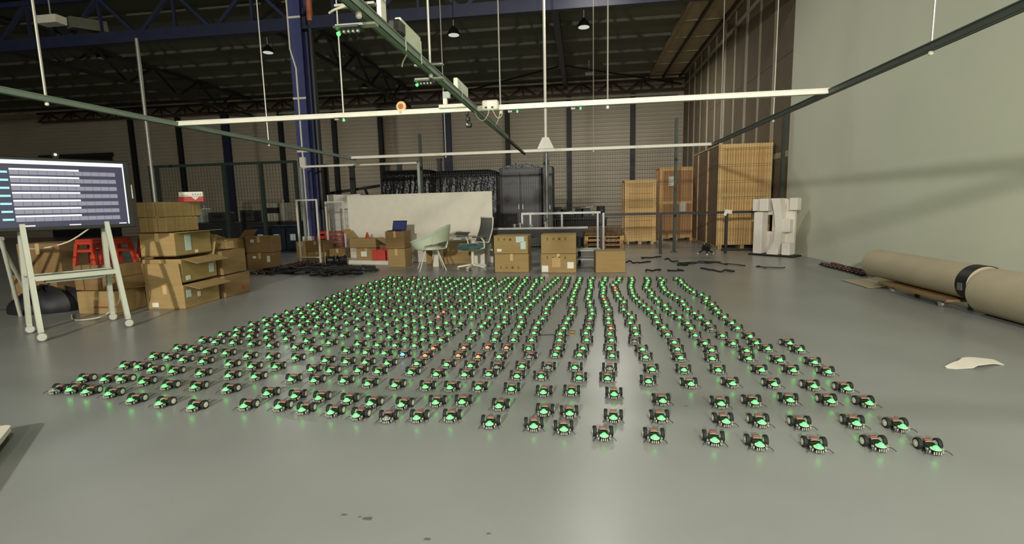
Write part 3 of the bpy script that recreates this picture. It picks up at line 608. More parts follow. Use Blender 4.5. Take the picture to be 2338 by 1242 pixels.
# big white panels
pa, pb = fl(803, 597), fl(1127, 600); d_ = pb-pa
t = thing('partition_board', 'large plain white panel standing behind the chairs', 'panel', ((pa+pb)/2), math.atan2(d_.y, d_.x)); Lp = d_.length
MB().box((0, 0, .81), (Lp, .045, 1.6), ch=.006).build('board', 'plastic_white', t, world=False); MB().box((0, 0, .81), (Lp+.012, .03, 1.61)).build('edge_trim', 'rig_white', t, world=False)
for x in (-1.3, 1.3): MB().box((x, .25, .02), (.06, .55, .04)).build('foot', 'rig_grey', t, world=False)
t = thing('partition_board', 'narrow grey white board standing behind the wire rack door', 'panel', (-6.85, 14.0, 0), R(-4)); MB().box((0, 0, .86), (1.05, .05, 1.7), ch=.006).build('board', 'foam_white', t, world=False); MB().box((0, .15, .02), (.06, .4, .04)).build('foot', 'rig_grey', t, world=False)
def tube_frame(label, x0, x1, y, h, rz=0, mesh=False):
    t = thing('tube_frame', label, 'frame', ((x0+x1)/2, y, 0), rz); w = x1-x0
    for x in (-w/2, w/2): MB().box((x, 0, h/2), (.035, .035, h)).build('upright', 'plastic_white', t, world=False)
    for z in (h-.018, .12): MB().box((0, 0, z), (w-.035, .03, .035)).build('rail', 'plastic_white', t, world=False)
    if mesh:
        b = MB(); x = -w/2+.05
        while x < w/2-.03: b.box((x, 0, h/2+.06), (.006, .006, h-.15)); x += .05
        for k in range(7): b.box((0, .004, .25+k*(h-.35)/6), (w-.04, .008, .008))
        tag(b.build('wire_mesh', 'rig_grey', t, world=False), kind='stuff')
    return t
tube_frame('empty white tube frame standing before the blue column', -6.98, -6.42, 11.7, 1.55, R(-6)); tube_frame('white wire mesh rack door left of the white panel', -6.7, -6.12, 12.55, 1.5, R(-14), True)
# black rolls
for i, x in enumerate((-5.83, -5.56)):
    t = thing('film_roll', 'short black film roll beside the white slab, %s one' % ('left', 'right')[i], 'roll', (x, 11.05, 0), R(20+i*25), 'black film rolls'); MB().lathe([(.05, -.1), (.1, -.1), (.115, -.09), (.085, -.06), (.085, .06), (.115, .09), (.1, .1), (.05, .1)], 16, (0, 0, .116+.1*0), 'x').build('spool', 'black', t, True, world=False); MB().lathe([(.03, -.105), (.03, .105)], 10, (0, 0, .116), 'x').build('core', 'rig_grey', t, world=False)
# work table with aluminium frame
t = thing('work_table', 'long dark work table behind the carton stacks', 'table', (-.95, 10.85, 0)); MB().box((-.95, 10.85, .745), (2.05, .6, .05)).build('top', 'dark_steel', t); MB().box((-.95, 10.58, .66), (1.95, .03, .12)).build('apron', 'dark_steel', t)
for x in (-1.85, -.05):
    for y in (10.62, 11.08): MB().box((x, y, .36), (.06, .06, .72)).build('leg', 'dark_steel', t)
tag(MB().box((-.95, 10.52, .8), (2.15, .05, .04)).build('aluminium_bar', 'alu'), 'long aluminium bar lying on the front of the work table', 'bar')
bpy.data.objects['aluminium_bar'].location.y = 10.62
t = thing('aluminium_stand', 'aluminium profile frame standing over the work table', 'frame', (-.45, 10.9, 0)); MB().bar((-1.3, 10.95, 1.1), (.4, 10.95, 1.1), .045).build('top_rail', 'alu', t); MB().bar((-1.3, 10.95, 1.1), (-1.05, 11.1, 1.12), .045).build('short_rail', 'alu', t)
for x, z0 in ((-1.28, .77), (-1.1, .77), (-.42, .77), (.34, 0), (.46, 0)): MB().bar((x, 10.95, z0), (x, 10.95, 1.09), .04).build('upright', 'alu', t)
for i, (x, h) in enumerate(((-1.42, .12), (-1.3, .14), (-1.05, .1), (-.76, .15), (-1.72, .05))):
    t = thing('clamp', 'small metal clamp standing on the work table, %s' % ('left of the frame', 'under the frame corner', 'right of the frame corner', 'in the middle', 'at the left end')[i], 'clamp', (x, 10.72, .77), 0, 'clamps on the work table'); MB().lathe([(.03, 0), (.03, h*.7), (.045, h*.75), (.045, h)], 10).build('post', 'alu', t, True, world=False); MB().box((0, 0, .006), (.09, .07, .012)).build('plate', 'alu', t, world=False)
tag(MB().box((-.42, 10.66, .785), (.26, .06, .03)).build('paper_scroll', 'label_white'), 'white paper lying at the right end of the work table', 'paper')
t = thing('metal_trolley', 'low grey metal trolley between the carton stack and the single carton', 'trolley', (.1, 10.4, 0)); MB().box((.1, 10.4, .36), (.55, .5, .03)).build('deck', 'rig_grey', t); MB().box((.1, 10.4, .18), (.5, .45, .03)).build('lower_deck', 'rig_grey', t)
for x in (-.12, .32):
    for y in (10.2, 10.6): MB().box((x, y, .2), (.03, .03, .34)).build('post', 'rig_grey', t); MB().lathe([(.03, -.012), (.03, .012)], 12, (x, y, .031), 'x').build('wheel', 'black', t)

# ------------------------------------------------------------------ goods behind the fence
def wrapped(label, px0, px1, py, Y, dep, lean=.08):
    a_, b_ = atY(px0, py, Y), atY(px1, py, Y); w = b_.x-a_.x; h = (a_.z+b_.z)/2; x = (a_.x+b_.x)/2
    t = thing('wrapped_pallet', label, 'pallet', (x, Y+dep/2, 0), 0, 'film wrapped pallets'); g_ = []
    for i in range(21):
        u_ = -.5+i/20; e = max(0, abs(u_)-.4)*lean*10
        g_.append([(x+u_*w, Y, .15), (x+u_*w, Y-.03+.03*random.random(), h*.35), (x+u_*w, Y-.03*random.random(), h*.6), (x+u_*w, Y+.02*random.random(), h*.8), (x+u_*w*.99, Y, h*(.94-e*.05)), (x+u_*w*.97, Y+.1, h*(1-e*.06)), (x+u_*w*.97, Y+dep, h*(1-e*.06)), (x+u_*w, Y+dep+.01, .15)])
    MB().sheet(g_, .01).build('film_wrap', 'film_black', t, False)
    for sx in (-1, 1): MB().box((x+sx*w/2, Y+dep/2, h*.48+.07), (.02, dep, h*.9-.14)).build('wrap_end', 'film_black', t)
    for k in range(3): MB().box((x, Y+.08+k*(dep-.16)/2, .05), (w, .1, .1)).build('bearer', 'wood_brown', t)
    for k in range(4): MB().box((x, Y+.06+k*(dep-.12)/3, .125), (w, .12, .04)).build('deck_board', 'wood_brown', t)
    return t
wrapped('black film wrapped pallet, left one above the white panel', 872, 982, 388, 15.0, 1.0); wrapped('black film wrapped pallet with a sloping corner, right one above the white panel', 988, 1131, 388, 15.0, 1.0, .3)
for i, (px, py, Yp) in enumerate(((884, 375, 16.4), (912, 372, 16.4), (1003, 362, 16.4), (742, 375, 14.6), (803, 378, 14.6))):
    q = atY(px, py, Yp); tag(MB().box((q.x, Yp, q.z/2), (.14, .1, q.z)).box((q.x, Yp, q.z-.03), (.17, .13, .06)).box((q.x, Yp, .02), (.24, .2, .04)).build('rack_upright', 'cabinet_black'), 'black rack upright %s' % ('left behind the left wrapped pallet', 'right behind the left wrapped pallet', 'behind the right wrapped pallet', 'right of the blue column', 'above the left end of the white panel')[i], 'post', 'black rack uprights')
a_, b_ = atY(745, 428, 15), atY(868, 425, 15)
t = thing('dark_machine', 'low dark machine left of the wrapped pallets', 'machine', ((a_.x+b_.x)/2, 15.3, 0)); MB().box(((a_.x+b_.x)/2, 15.3, a_.z/2-.1), (b_.x-a_.x, .8, a_.z-.3), ch=.05).build('body', 'film_black', t); MB().bar((a_.x, 14.95, a_.z-.2), (b_.x, 14.95, a_.z), .08).build('arm', 'black', t); MB().bar((b_.x-.5, 14.95, a_.z-.02), (b_.x-.3, 14.95, a_.z-.5), .06).build('strut', 'black', t); MB().box(((a_.x+b_.x)/2, 15.3, .05), (b_.x-a_.x-.2, .7, .1)).build('plinth', 'black', t)
a_, b_ = atY(1139, 378, 15.2), atY(1236, 378, 15.2); xm = (a_.x+b_.x)/2; w = b_.x-a_.x; h = a_.z
t = thing('black_cabinet', 'tall black two door cabinet with a peaked film cover behind the fence', 'cabinet', (xm, 15.6, 0)); MB().box((xm, 15.65, h/2-.03), (w, .8, h-.1), ch=.02).build('carcass', 'cabinet_black', t); MB().prism([(-w/2, 0), (w/2, 0), (w/2-.1, .05), (.25, .14), (-.15, .14), (-w/2+.1, .05)], -.8, 0, Matrix.Translation((xm, 15.25, h-.09)) @ Matrix.Rotation(R(90), 4, 'X')).build('cover', 'film_black', t)
for sx in (-1, 1): l = MB().box((xm+sx*w*.245, 15.235, h*.48), (w*.47, .03, h*.86), ch=.008).build('door', 'cabinet_black', t); MB().box((xm+sx*.06, 15.21, h*.5), (.02, .03, .14)).build('handle', 'steel', l); [MB().lathe([(.012, -.01), (.012, .01)], 8, (xm+sx*w*.4, 15.215, zz), 'x').build('hinge', 'steel', l) for zz in (h*.3, h*.7)]
for sx in (-1, 1): MB().box((xm+sx*(w/2-.05), 15.21, h*.48), (.07, .05, h*.93)).build('corner_post', 'black', t)
a_, b_ = atY(1238, 380, 15.2), atY(1263, 380, 15.2); xm = (a_.x+b_.x)/2
t = thing('black_cabinet', 'narrow black cabinet right of the two door cabinet', 'cabinet', (xm, 15.6, 0)); MB().box((xm, 15.6, a_.z/2), (b_.x-a_.x, .7, a_.z), ch=.02).build('carcass', 'cabinet_black', t); MB().box((xm, 15.235, a_.z/2), (.16, .02, a_.z*.9), ch=.005).build('door', 'cabinet_black', t); MB().box((xm+.05, 15.22, a_.z*.5), (.02, .03, .12)).build('handle', 'steel', t)
a_, b_ = atY(1268, 500, 15.6), atY(1385, 500, 15.6); xm = (a_.x+b_.x)/2; w = b_.x-a_.x
t = thing('dark_bench', 'dark covered bench with clutter behind the fence', 'bench', (xm, 15.9, 0)); MB().box((xm, 15.9, a_.z/2), (w, .7, a_.z-.02), ch=.04).build('body', 'black_matte', t); MB().box((xm, 15.9, a_.z), (w+.06, .75, .05)).build('top', 'dark_steel', t)
for i in range(7):
    x = xm-w*.45+i*w*.14; zz = a_.z+.03; t = thing('tool_case', 'black tool case or part on the dark bench, %s from the left' % ORD[i], 'tool', (x, 15.75, zz), R(random.uniform(-20, 20)), 'tools on the dark bench'); hh = random.uniform(.08, .34)
    MB().box((0, 0, hh/2), (.2, .25, hh), ch=.01).build('case', 'black', t, world=False); MB().box((0, -.128, hh*.6), (.05, .01, .02)).build('latch', 'steel', t, world=False); MB().bar((-.16, -.05, hh+.01), (.2, -.05, hh+.04), .02).build('rod', 'dark_steel' if i % 2 else 'alu', t, world=False)
def pallet(label, x, y, z, w=1.1, d=.9, m='wood_brown'):
    t = thing('wood_pallet', label, 'pallet', (x, y, z), 0, 'wood pallets')
    for k in range(3): MB().box((-w/2+.06+k*(w-.12)/2, 0, .06), (.1, d, .08)).build('bearer', m, t, world=False)
    for k in range(3): MB().box((0, -d/2+.06+k*(d-.12)/2, .01), (w, .1, .02)).build('bottom_board', m, t, world=False)
    for k in range(6): MB().box((0, -d/2+.06+k*(d-.12)/5, .112), (w, .11, .022)).build('deck_board', m, t, world=False)
    return t
pallet('lower wood pallet below the dark bench', .62, 14.75, 0); pallet('upper wood pallet below the dark bench', .6, 14.75, .126); pallet('wood pallet with pale boards left of the tall crate', 1.0, 15.3, .0 if 0 else .252, m='wood')
bpy.data.objects['wood_pallet.002'].location = (.62, 14.76, .252)
tag(MB().box((.6, 14.76, .375+.12), (1.05, .8, .24), ch=.03).build('pallet_load', 'crate_side'), 'brown low load on the stacked wood pallets', 'load')
def crate(label, x0, x1, y0, y1, h, m, mf, planks, horizontal=False, name='wooden_crate', diag=False, sidem=None):
    t = thing(name, label, 'crate', ((x0+x1)/2, (y0+y1)/2, 0)); w, d = x1-x0, y1-y0; xm, ym = (x0+x1)/2, (y0+y1)/2
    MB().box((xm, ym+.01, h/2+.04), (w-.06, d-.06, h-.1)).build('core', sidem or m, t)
    for k in range(planks):
        if horizontal: MB().box((xm, y0+.012, .1+(k+.5)*(h-.1)/planks), (w-.02, .02, (h-.1)/planks-.012)).build('plank', m, t)
        else: MB().box((x0+(k+.5)*w/planks, y0+.012, h/2+.05), (w/planks-.006, .02, h-.12)).build('plank', m, t)
    for k in range(max(3, int(d/.3))):
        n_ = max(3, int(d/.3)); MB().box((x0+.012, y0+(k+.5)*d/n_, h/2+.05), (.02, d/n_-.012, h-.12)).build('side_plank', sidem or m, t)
    for z in (.14, h-.06, h*.52): MB().box((xm, y0-.008, z), (w, .02, .1)).build('batten', mf, t)
    for x in (x0+.06, x1-.06): MB().box((x, y0-.01, h/2), (.11, .018, h-.12)).build('corner_board', mf, t)
    for y in (y0+.35*d, y0+.75*d): MB().box((x0-.008, y, h/2), (.02, .1, h-.12)).build('side_batten', mf, t)
    MB().box((xm, ym, h-.01), (w+.02, d+.02, .03)).build('lid', mf, t)
    for x in (x0+.1, xm, x1-.1): MB().box((x, ym, .045), (.1, d, .09)).build('skid', mf, t)
    if diag: MB().bar((x0+.1, y0-.022, .2), (x1-.1, y0-.022, h*.5), .015, .1).build('brace_board', mf, t)
    return t
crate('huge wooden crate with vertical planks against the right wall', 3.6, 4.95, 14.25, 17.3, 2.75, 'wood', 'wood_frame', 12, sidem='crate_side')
q0, q1 = atY(1426, 412, 16.1), atY(1499, 412, 16.1); crate('tall pale wooden crate with horizontal boards behind the fence', q0.x, q1.x, 16.1, 17.0, q0.z, 'wood', 'wood_frame', 9, True)
q0, q1 = atY(1508, 382, 17.2), atY(1592, 382, 17.2); crate('tall brown wooden crate between the pale crate and the huge crate', q0.x, q1.x, 17.4, 18.3, q0.z, 'wood_brown', 'wood', 6)
for i, (x, z) in enumerate(((2.95, 1.95), (3.3, 1.1))): tag(MB().box((x, 17.36, z), (.22, .01, .3)).build('shipping_label', 'label_white'), 'white shipping label on the tall brown crate, %s one' % ('upper', 'lower')[i], 'label', 'shipping labels')

# ------------------------------------------------------------------ fences
def fence(label, x0, x1, y, zp0, zp1, ztop, posts=(True, True), group='wire mesh fence panels', m='dark_green', step=.062):
    t = thing('mesh_fence', label, 'fence', ((x0+x1)/2, y, 0), 0, group)
    if posts[0]: MB().box((x0, y, zp0/2), (.07, .07, zp0)).box((x0, y, .006), (.16, .16, .012)).build('post', m, t)
    if posts[1]: MB().box((x1, y, zp1/2), (.07, .07, zp1)).box((x1, y, .006), (.16, .16, .012)).build('post', m, t)
    b = MB(); x = x0+.06
    while x < x1-.04: b.box((x, y-.03, (ztop+.1)/2), (.005, .005, ztop-.1)); x += step
    z = .12
    while z < ztop+.01: b.box(((x0+x1)/2, y-.035, z), (x1-x0-.06, .005, .006)); b.box(((x0+x1)/2, y-.035, z+.05), (x1-x0-.06, .005, .006)); z += .4
    tag(b.build('wire_mesh', 'black', t), kind='stuff'); return t
fence('dark green wire mesh fence panel before the wrapped pallets', -4.29, -.95, 13.4, 3.24, 2.7, 2.7); fence('dark green wire mesh fence panel before the black cabinets and pallets', -.88, 2.3, 13.4, 2.7, 2.7, 2.7, (True, False)); fence('dark green wire mesh fence panel before the huge crate', 2.36, 4.9, 13.4, 3.36, 3.4, 2.72)
t = thing('guard_rail', 'black guard rail in front of the mesh fence', 'rail', (2.4, 12.95, 0)); MB().box((2.45, 12.95, 1.0), (3.95, .05, .06)).build('top_rail', 'black', t); MB().box((3.9, 12.95, .08), (1.0, .05, .05)).build('bottom_rail', 'black', t)
for x in (.48, 1.95, 3.5, 4.25, 4.42): MB().box((x, 12.95, .5), (.06, .06, 1.0)).build('post', 'black', t)
q = atY(1662, 483, 12.9); t = thing('plastic_tag', 'crumpled white tag hooked on the guard rail', 'tag', q); MB().box((0, -.03, 0), (.17, .03, .09), ry=R(6)).build('sheet', 'plastic_white', t, world=False); MB().box((-.07, -.04, -.05), (.07, .02, .09), ry=R(20)).build('fold', 'plastic_white', t, world=False)
# cage fence on the left
t = thing('cage_fence', 'dark green cage fence left of the blue column', 'fence', (-10.5, 14.4, 0)); fx = [atY(p_, 460, 14.4).x for p_ in (352, 366, 518, 602, 680)]; zt = atY(500, 373, 14.4).z
for x in fx: MB().box((x, 14.4, zt/2), (.09, .09, zt)).build('post', 'dark_green', t)
MB().box(((fx[0]+fx[-1])/2, 14.4, zt-.03), (fx[-1]-fx[0], .06, .08)).build('top_rail', 'dark_green', t); b = MB(); x = fx[0]
while x < fx[-1]: b.box((x, 14.44, zt/2), (.006, .006, zt-.1)); x += .1
tag(b.build('wire_mesh', 'black', t), kind='stuff')
q = atY(330, 250, 13.0); tag(MB().cyl((q.x, 13.0, 0), (q.x, 13.0, 6.05), .045, n=10).lathe([(.09, 0), (.09, .02)], 10, (q.x, 13, 0)).build('tall_tube', 'rod', None, True), 'pale vertical tube reaching up to the blue girder at left', 'pipe')
q0, q1 = atY(686, 381, 12.4), atY(955, 371, 12.4); t = thing('white_rail', 'thin white rail reaching from the blue column to a short post', 'rail', ((q0+q1)/2)); MB().bar(q0, q1, .05).build('bar', 'rig_white', t); MB().box((q1.x, q1.y, q1.z-.4), (.06, .05, .85)).build('post', 'rig_grey', t); MB().box((q0.x, q0.y, q0.z-1.15), (.05, .05, 2.3)).build('post', 'rig_grey', t)
q = atY(640, 460, 16.0); t = thing('dark_counter', 'dark counter with grey machines beyond the cage fence', 'counter', (-11.3, 16.2, 0)); MB().box((-11.6, 16.2, .45), (4.6, .8, .86), ch=.02).build('body', 'black_matte', t); MB().box((-11.6, 16.2, .9), (4.7, .85, .05)).build('top', 'dark_steel', t)
for i, (x, w, h, m) in enumerate(((-13.2, .5, .5, 'rig_grey'), (-12.4, .7, .35, 'dark_steel'), (-10.3, .8, .62, 'purlin'), (-11.3, .5, .4, 'dark_steel'))):
    t = thing('bench_machine', 'grey machine on the dark counter, %s from the left' % ORD[i if i < 2 else 5-i], 'machine', (x, 16.1, .926), 0, 'machines on the dark counter'); MB().box((0, 0, h/2), (w, .5, h), ch=.03).build('body', m, t, world=False); MB().box((0, -.256, h*.6), (w*.6, .01, h*.3)).build('panel', 'black', t, world=False); MB().cyl((w*.3, 0, h), (w*.3, 0, h+.12), .04).build('knob', 'steel', t, world=False)
for i, x in enumerate((-10.1, -9.55, -9.0)):
    t = thing('bottle_pack', 'dark blue film wrapped pack beyond the cage fence, %s from the left' % ORD[i], 'pack', (x, 15.0, 0), R(random.uniform(-4, 4)), 'dark blue packs'); MB().box((0, 0, .4), (.5, .5, .8), ch=.06).build('wrap', 'navy', t, world=False); MB().box((0, -.252, .45), (.18, .01, .2)).build('label', 'label_blue', t, world=False); MB().box((0, 0, .805), (.4, .4, .02)).build('top_sheet', 'navy', t, world=False)

# ------------------------------------------------------------------ white foam packing by the wall
t = thing('foam_packing', 'carved white foam packing piece standing in the wall corner', 'foam', (4.4, 12.3, 0), R(-46))
def fb(nm, x0, x1, y0, y1, z0, z1, m='foam_white'): MB().box(((x0+x1)/2, (y0+y1)/2, (z0+z1)/2), (x1-x0, y1-y0, z1-z0), ch=.012).build(nm, m, t, world=False)
fb('base_strip', -.52, .52, -.2, .2, 0, .035, 'black'); fb('back_sheet', -.47, -.24, .06, .14, .04, 1.3); fb('back_sheet', -.24, .2, .08, .14, .93, 1.3); fb('back_sheet', -.24, .2, .08, .14, .04, .55); fb('back_sheet', -.12, .2, .08, .14, .55, .93); fb('back_sheet', .2, .4, .04, .14, .04, 1.28)
fb('top_lug', -.56, -.32, .0, .14, 1.02, 1.3); fb('post_piece', -.43, -.23, -.16, .06, .04, 1.0); fb('block', -.33, -.12, -.14, .08, 1.02, 1.31); fb('block', .2, .38, -.14, .04, .55, .84); fb('block', .33, .5, -.1, .1, 1.04, 1.31); fb('block', .23, .41, -.16, .04, .04, .31)
pts = [(-.12, 0), (.13, 0), (.19, .3), (.21, .62), (.19, .92), (.13, 1.27), (-.06, 1.27), (.02, .92), (.05, .62), (.03, .3)]
MB().prism(pts, 0, .24, Matrix.Translation((.02, .08, .04)) @ Matrix.Rotation(R(90), 4, 'X')).build('curved_piece', 'foam_white', t, True, world=False)
q = fl(1612, 580); t = thing('tripod_head', 'small black tripod head on the floor by the guard rail', 'tripod', (q.x, q.y, 0)); MB().box((0, 0, .17), (.18, .14, .16), rx=R(25), ry=R(20), ch=.02).build('head', 'black', t, world=False)
for k in range(3): th = k*2.1+.4; l = MB().bar((0, 0, .14), (.2*math.cos(th), .2*math.sin(th), .015), .025).build('leg', 'black', t, world=False); MB().lathe([(.02, 0), (.022, .02), (.015, .03)], 8, (.2*math.cos(th), .2*math.sin(th), 0)).build('foot', 'plastic_white', l, world=False)

# ------------------------------------------------------------------ rolls on a dolly along the wall
def roll(label, y0, y1, x, z, r, rz=0, x1=None):
    t = thing('material_roll', label, 'roll', (x, (y0+y1)/2, z-r), 0, 'long beige rolls'); x1 = x if x1 is None else x1
    MB().cyl((x, y1, z), (x1, y0, z), r, n=40, caps=True).build('sheet', 'roll', t, True); MB().cyl((x, y1+.012, z), (x, y1-.2, z), r*.3, n=16).build('core', 'card_dark', t, True)
    for k in range(3): MB().cyl((x, y1+.004-.001*k, z), (x, y1-.1, z), r*(.5+.15*k), n=32).build('layer_edge', 'roll' if k % 2 else 'card_pale', t, True)
roll('long beige roll lying on the wheeled dolly along the right wall', 6.07, 8.15, 4.36, .318, .2); roll('thicker beige roll nearest along the right wall, past the black strap', 2.6, 6.05, 4.4, .252, .25)
t = thing('strap', 'black strap around the beige roll on the dolly', 'strap', (4.36, 6.2, .11)); MB().cyl((4.36, 6.06, .318), (4.36, 6.22, .318), .207, n=40, caps=False).cyl((4.36, 6.22, .318), (4.36, 6.06, .318), .202, n=40, caps=False).build('band', 'black', t, True); MB().box((4.155, 6.14, .29), (.02, .06, .08)).build('buckle', 'steel', t)
t = thing('dolly', 'wooden dolly board with casters under the beige roll', 'dolly', (4.3, 6.95, 0)); MB().box((4.34, 6.95, .1), (.44, 1.35, .026)).build('board', 'card_dark', t)
for x in (4.18, 4.5):
    for y in (6.45, 7.4): l = MB().box((x, y, .075), (.05, .06, .026)).build('bracket', 'steel', t); MB().lathe([(.02, -.016), (.035, -.014), (.035, .014), (.02, .016)], 14, (x, y, .0355), 'x').build('caster', 'rig_grey', l, True)
g_ = [[(4.05+.5*u_, 7.75+v*.75, .012+.09*(u_**3)*(1-v*.6)) for v in (0, .33, .66, 1)] for u_ in [k/8 for k in range(9)]]
tag(MB().sheet(g_, .006).build('loose_sheet', 'roll', None, True), 'loose beige sheet end on the floor under the far end of the roll', 'sheet')

# ------------------------------------------------------------------ odds and ends on the floor
qa, qb = fl(2160, 840), fl(2282, 828); mid = (qa+qb)/2
g_ = [[qa+(qb-qa)*u_+Vector((.0, (w_-.5)*(.03+.13*math.sin(min(1, u_*1.3)*math.pi*.8)), .004+.03*math.sin(u_*math.pi)*(1 if u_ > .4 else .4)+.01*(w_-.5))) for w_ in (0, .5, 1)] for u_ in [k/14 for k in range(15)]]
tag(MB().sheet(g_, .003).build('white_strip', 'plastic_white', None, True), 'crooked white strip lying on the floor at right', 'strip')
q = fl(1306, 765); t = thing('card_piece', 'small brown card piece on the floor among the robots', 'card', (q.x, q.y, 0)); MB().box((0, .09, .003), (.06, .17, .006)).build('sheet', 'card_dark', t, world=False); MB().box((-.0, .09, .007), (.05, .02, .002)).build('tape', 'tape', t, world=False)
cable('cable_scrap', [fl(1232, 765, .005), fl(1262, 764, .005), fl(1300, 766, .005)], .005, 'dark_steel', 'short dark cord lying beside the small brown card')
for i, (px, py, s_) in enumerate(((785, 1177, .009), (838, 1186, .016), (975, 1233, .01), (1566, 928, .009), (1115, 1220, .006), (820, 1182, .005))):
    q = fl(px, py); b = MB(); n_ = 9; b.prism([(s_*(1+.5*random.random())*math.cos(2*math.pi*k/n_), s_*.5*(1+.5*random.random())*math.sin(2*math.pi*k/n_)) for k in range(n_)], 0, .004, Matrix.Translation((q.x, q.y, 0)))
    tag(b.build('floor_scrap', 'scrap'), 'tiny dark scrap on the near floor, %s' % ('left of centre', 'long one right of the first', 'at the lower edge', 'between the right robots', 'faint one at the lower edge', 'speck beside the long one')[i], 'scrap', 'scraps on the floor')
segs = [[(1428, 599), (1445, 600), (1460, 600), (1485, 597)], [(1470, 589), (1490, 588), (1505, 586)], [(1518, 592), (1535, 597), (1548, 603)], [(1550, 606), (1570, 605), (1590, 600), (1622, 600)], [(1475, 618), (1490, 618), (1508, 616)], [(1530, 617), (1545, 618), (1560, 618)], [(1600, 612), (1620, 616), (1645, 620), (1676, 619)], [(1625, 600), (1660, 604), (1700, 606)], [(1735, 607), (1750, 610), (1782, 611)], [(1560, 600), (1600, 598), (1640, 598)]]
for i, s_ in enumerate(segs):
    pts = []
    for k, (x, y) in enumerate(s_): q = fl(x, y, .012); pts += [q, q+Vector((random.uniform(-.12, .12), random.uniform(-.12, .12), random.uniform(0, .03)))]
    cable('loose_cable', pts, .016 if i not in (7, 8) else .01, 'black', 'black cable scrap on the floor near the fence, %s from the left' % ORD[i], 'cable', 'black cable scraps')
for i, (px, py, rx_, ry_) in enumerate(((690, 622, .55, .3), (745, 614, .6, .3), (800, 620, .5, .25), (770, 628, .4, .2))):
    q = fl(px, py); b = MB()
    for k in range(26):
        th = random.uniform(0, 6.28); l_ = random.uniform(.25, .9); c_ = q+Vector((random.uniform(-rx_, rx_), random.uniform(-ry_, ry_), .012+random.random()*.06)); d_ = Vector((math.cos(th), math.sin(th)*.5, 0))*l_*.5
        b.tube([c_-d_, c_-d_*.3+Vector((0, .08, .03)), c_+d_*.4+Vector((0, -.05, .02)), c_+d_], random.choice((.01, .016, .03)), 5)
    o = b.build('cable_heap', 'black' if i != 2 else 'dark_steel', None, True); tag(o, 'tangled black cable heap on the floor before the white slab, %s from the left' % ORD[i], 'cables', 'black cable heaps')

# ------------------------------------------------------------------ the wheeled robots
def rob_base(b):
    b.prism([(-.03, .05), (.03, .05), (.03, .012), (.041, .004), (.041, -.022), (.022, -.044), (-.022, -.044), (-.041, -.022), (-.041, .004), (-.03, .012)], .012, .017); b.box((0, .03, .027), (.05, .034, .022)); return b
def rob_board(b):
    b.prism([(-.036, .016), (.036, .016), (.038, -.018), (.02, -.038), (-.02, -.038), (-.038, -.018)], .026, .029); return b
def rob_chips(b):
    for x, y, w, d in ((-.018, .002, .014, .012), (.014, .004, .018, .01), (.026, -.012, .008, .008), (-.028, -.012, .007, .01), (0, -.012, .01, .008)): b.box((x, y, .031), (w, d, .005))
    return b
def rob_pins(b):
    for x in (-.016, -.0055, .0055, .016): b.box((x, -.0435, .015), (.005, .004, .014))
    return b
def rob_bracket(b, s_): b.box((s_*.036, -.02, .021), (.008, .012, .02)); b.box((s_*.03, -.032, .018), (.007, .007, .014)); return b
def rob_whisker(b, s_): b.tube([(s_*.03, -.03, .024), (s_*.045, -.034, .026), (s_*.056, -.042, .02), (s_*.062, -.052, .013)], .0022, 5); return b
def rob_tyre(b, s_, n=16): b.lathe([(.022, -.011), (.029, -.009), (.03, 0), (.029, .009), (.022, .011)], n, (s_*.046, .034, .0301), 'x'); return b
def rob_hub(b, s_, n=12): b.lathe([(.0185, -.0118), (.0185, .0118)], n, (s_*.046, .034, .0301), 'x'); b.lathe([(.006, -.0135), (.006, .0135)], 8, (s_*.046, .034, .0301), 'x'); return b
def rob_battery(b): b.box((0, .038, .05), (.04, .02, .01), ch=.003); b.box((0, .038, .043), (.03, .018, .006)); return b
def rob_wire(b): b.tube([(-.02, .02, .045), (-.008, .018, .049), (.008, .018, .049), (.022, .02, .045)], .002, 4); return b
def rob_caster(b): b.lathe([(.001, 0), (.005, .002), (.0068, .006), (.005, .0105), (.003, .013)], 8, (0, -.036, 0)); return b
def rob_halo_plate(b, n=14): b.lathe([(.012, .0292), (.024, .0292), (.0255, .031), (.024, .033), (.0155, .0315)], n, (0, -.027, 0)); return b  # plate added round the light so its spill reads as a halo
def rob_light(b, n=10): b.lathe([(.014, .029), (.0155, .034), (.0135, .042), (.008, .0475), (.001, .0495)], n, (0, -.029, 0)); return b
PARTS = [('base_plate', lambda: rob_base(MB()), 'pcb_edge'), ('circuit_board', lambda: rob_board(MB()), 'pcb'), ('chip_set', lambda: rob_chips(MB()), 'black'), ('sensor_pins', lambda: rob_pins(MB()), 'bracket'), ('bracket', lambda: rob_bracket(MB(), -1), 'bracket'), ('bracket', lambda: rob_bracket(MB(), 1), 'bracket'),
         ('whisker', lambda: rob_whisker(MB(), -1), 'pcb_edge'), ('whisker', lambda: rob_whisker(MB(), 1), 'pcb_edge'), ('battery', lambda: rob_battery(MB()), 'battery_red'), ('wire', lambda: rob_wire(MB()), 'bracket'), ('caster', lambda: rob_caster(MB()), 'black'), ('halo_plate', lambda: rob_halo_plate(MB()), 'halo_plate')]
PM = [(n, f().mesh('robot_'+n, m)) for n, f, m in PARTS]
WM = [(rob_tyre(MB(), s_).mesh('robot_tyre', 'tyre'), rob_hub(MB(), s_).mesh('robot_hub', 'hub')) for s_ in (-1, 1)]
LM = {k: rob_light(MB()).mesh('robot_light_'+k, LED[k]) for k in 'gobn'}
for me in [m for _, m in PM if m.name.startswith(('robot_caster', 'robot_whisker'))]+[w[0] for w in WM]+list(LM.values()): me.shade_smooth()
def link(name, me, parent):
    o = bpy.data.objects.new(name, me); col.objects.link(o); o.parent = parent; return o
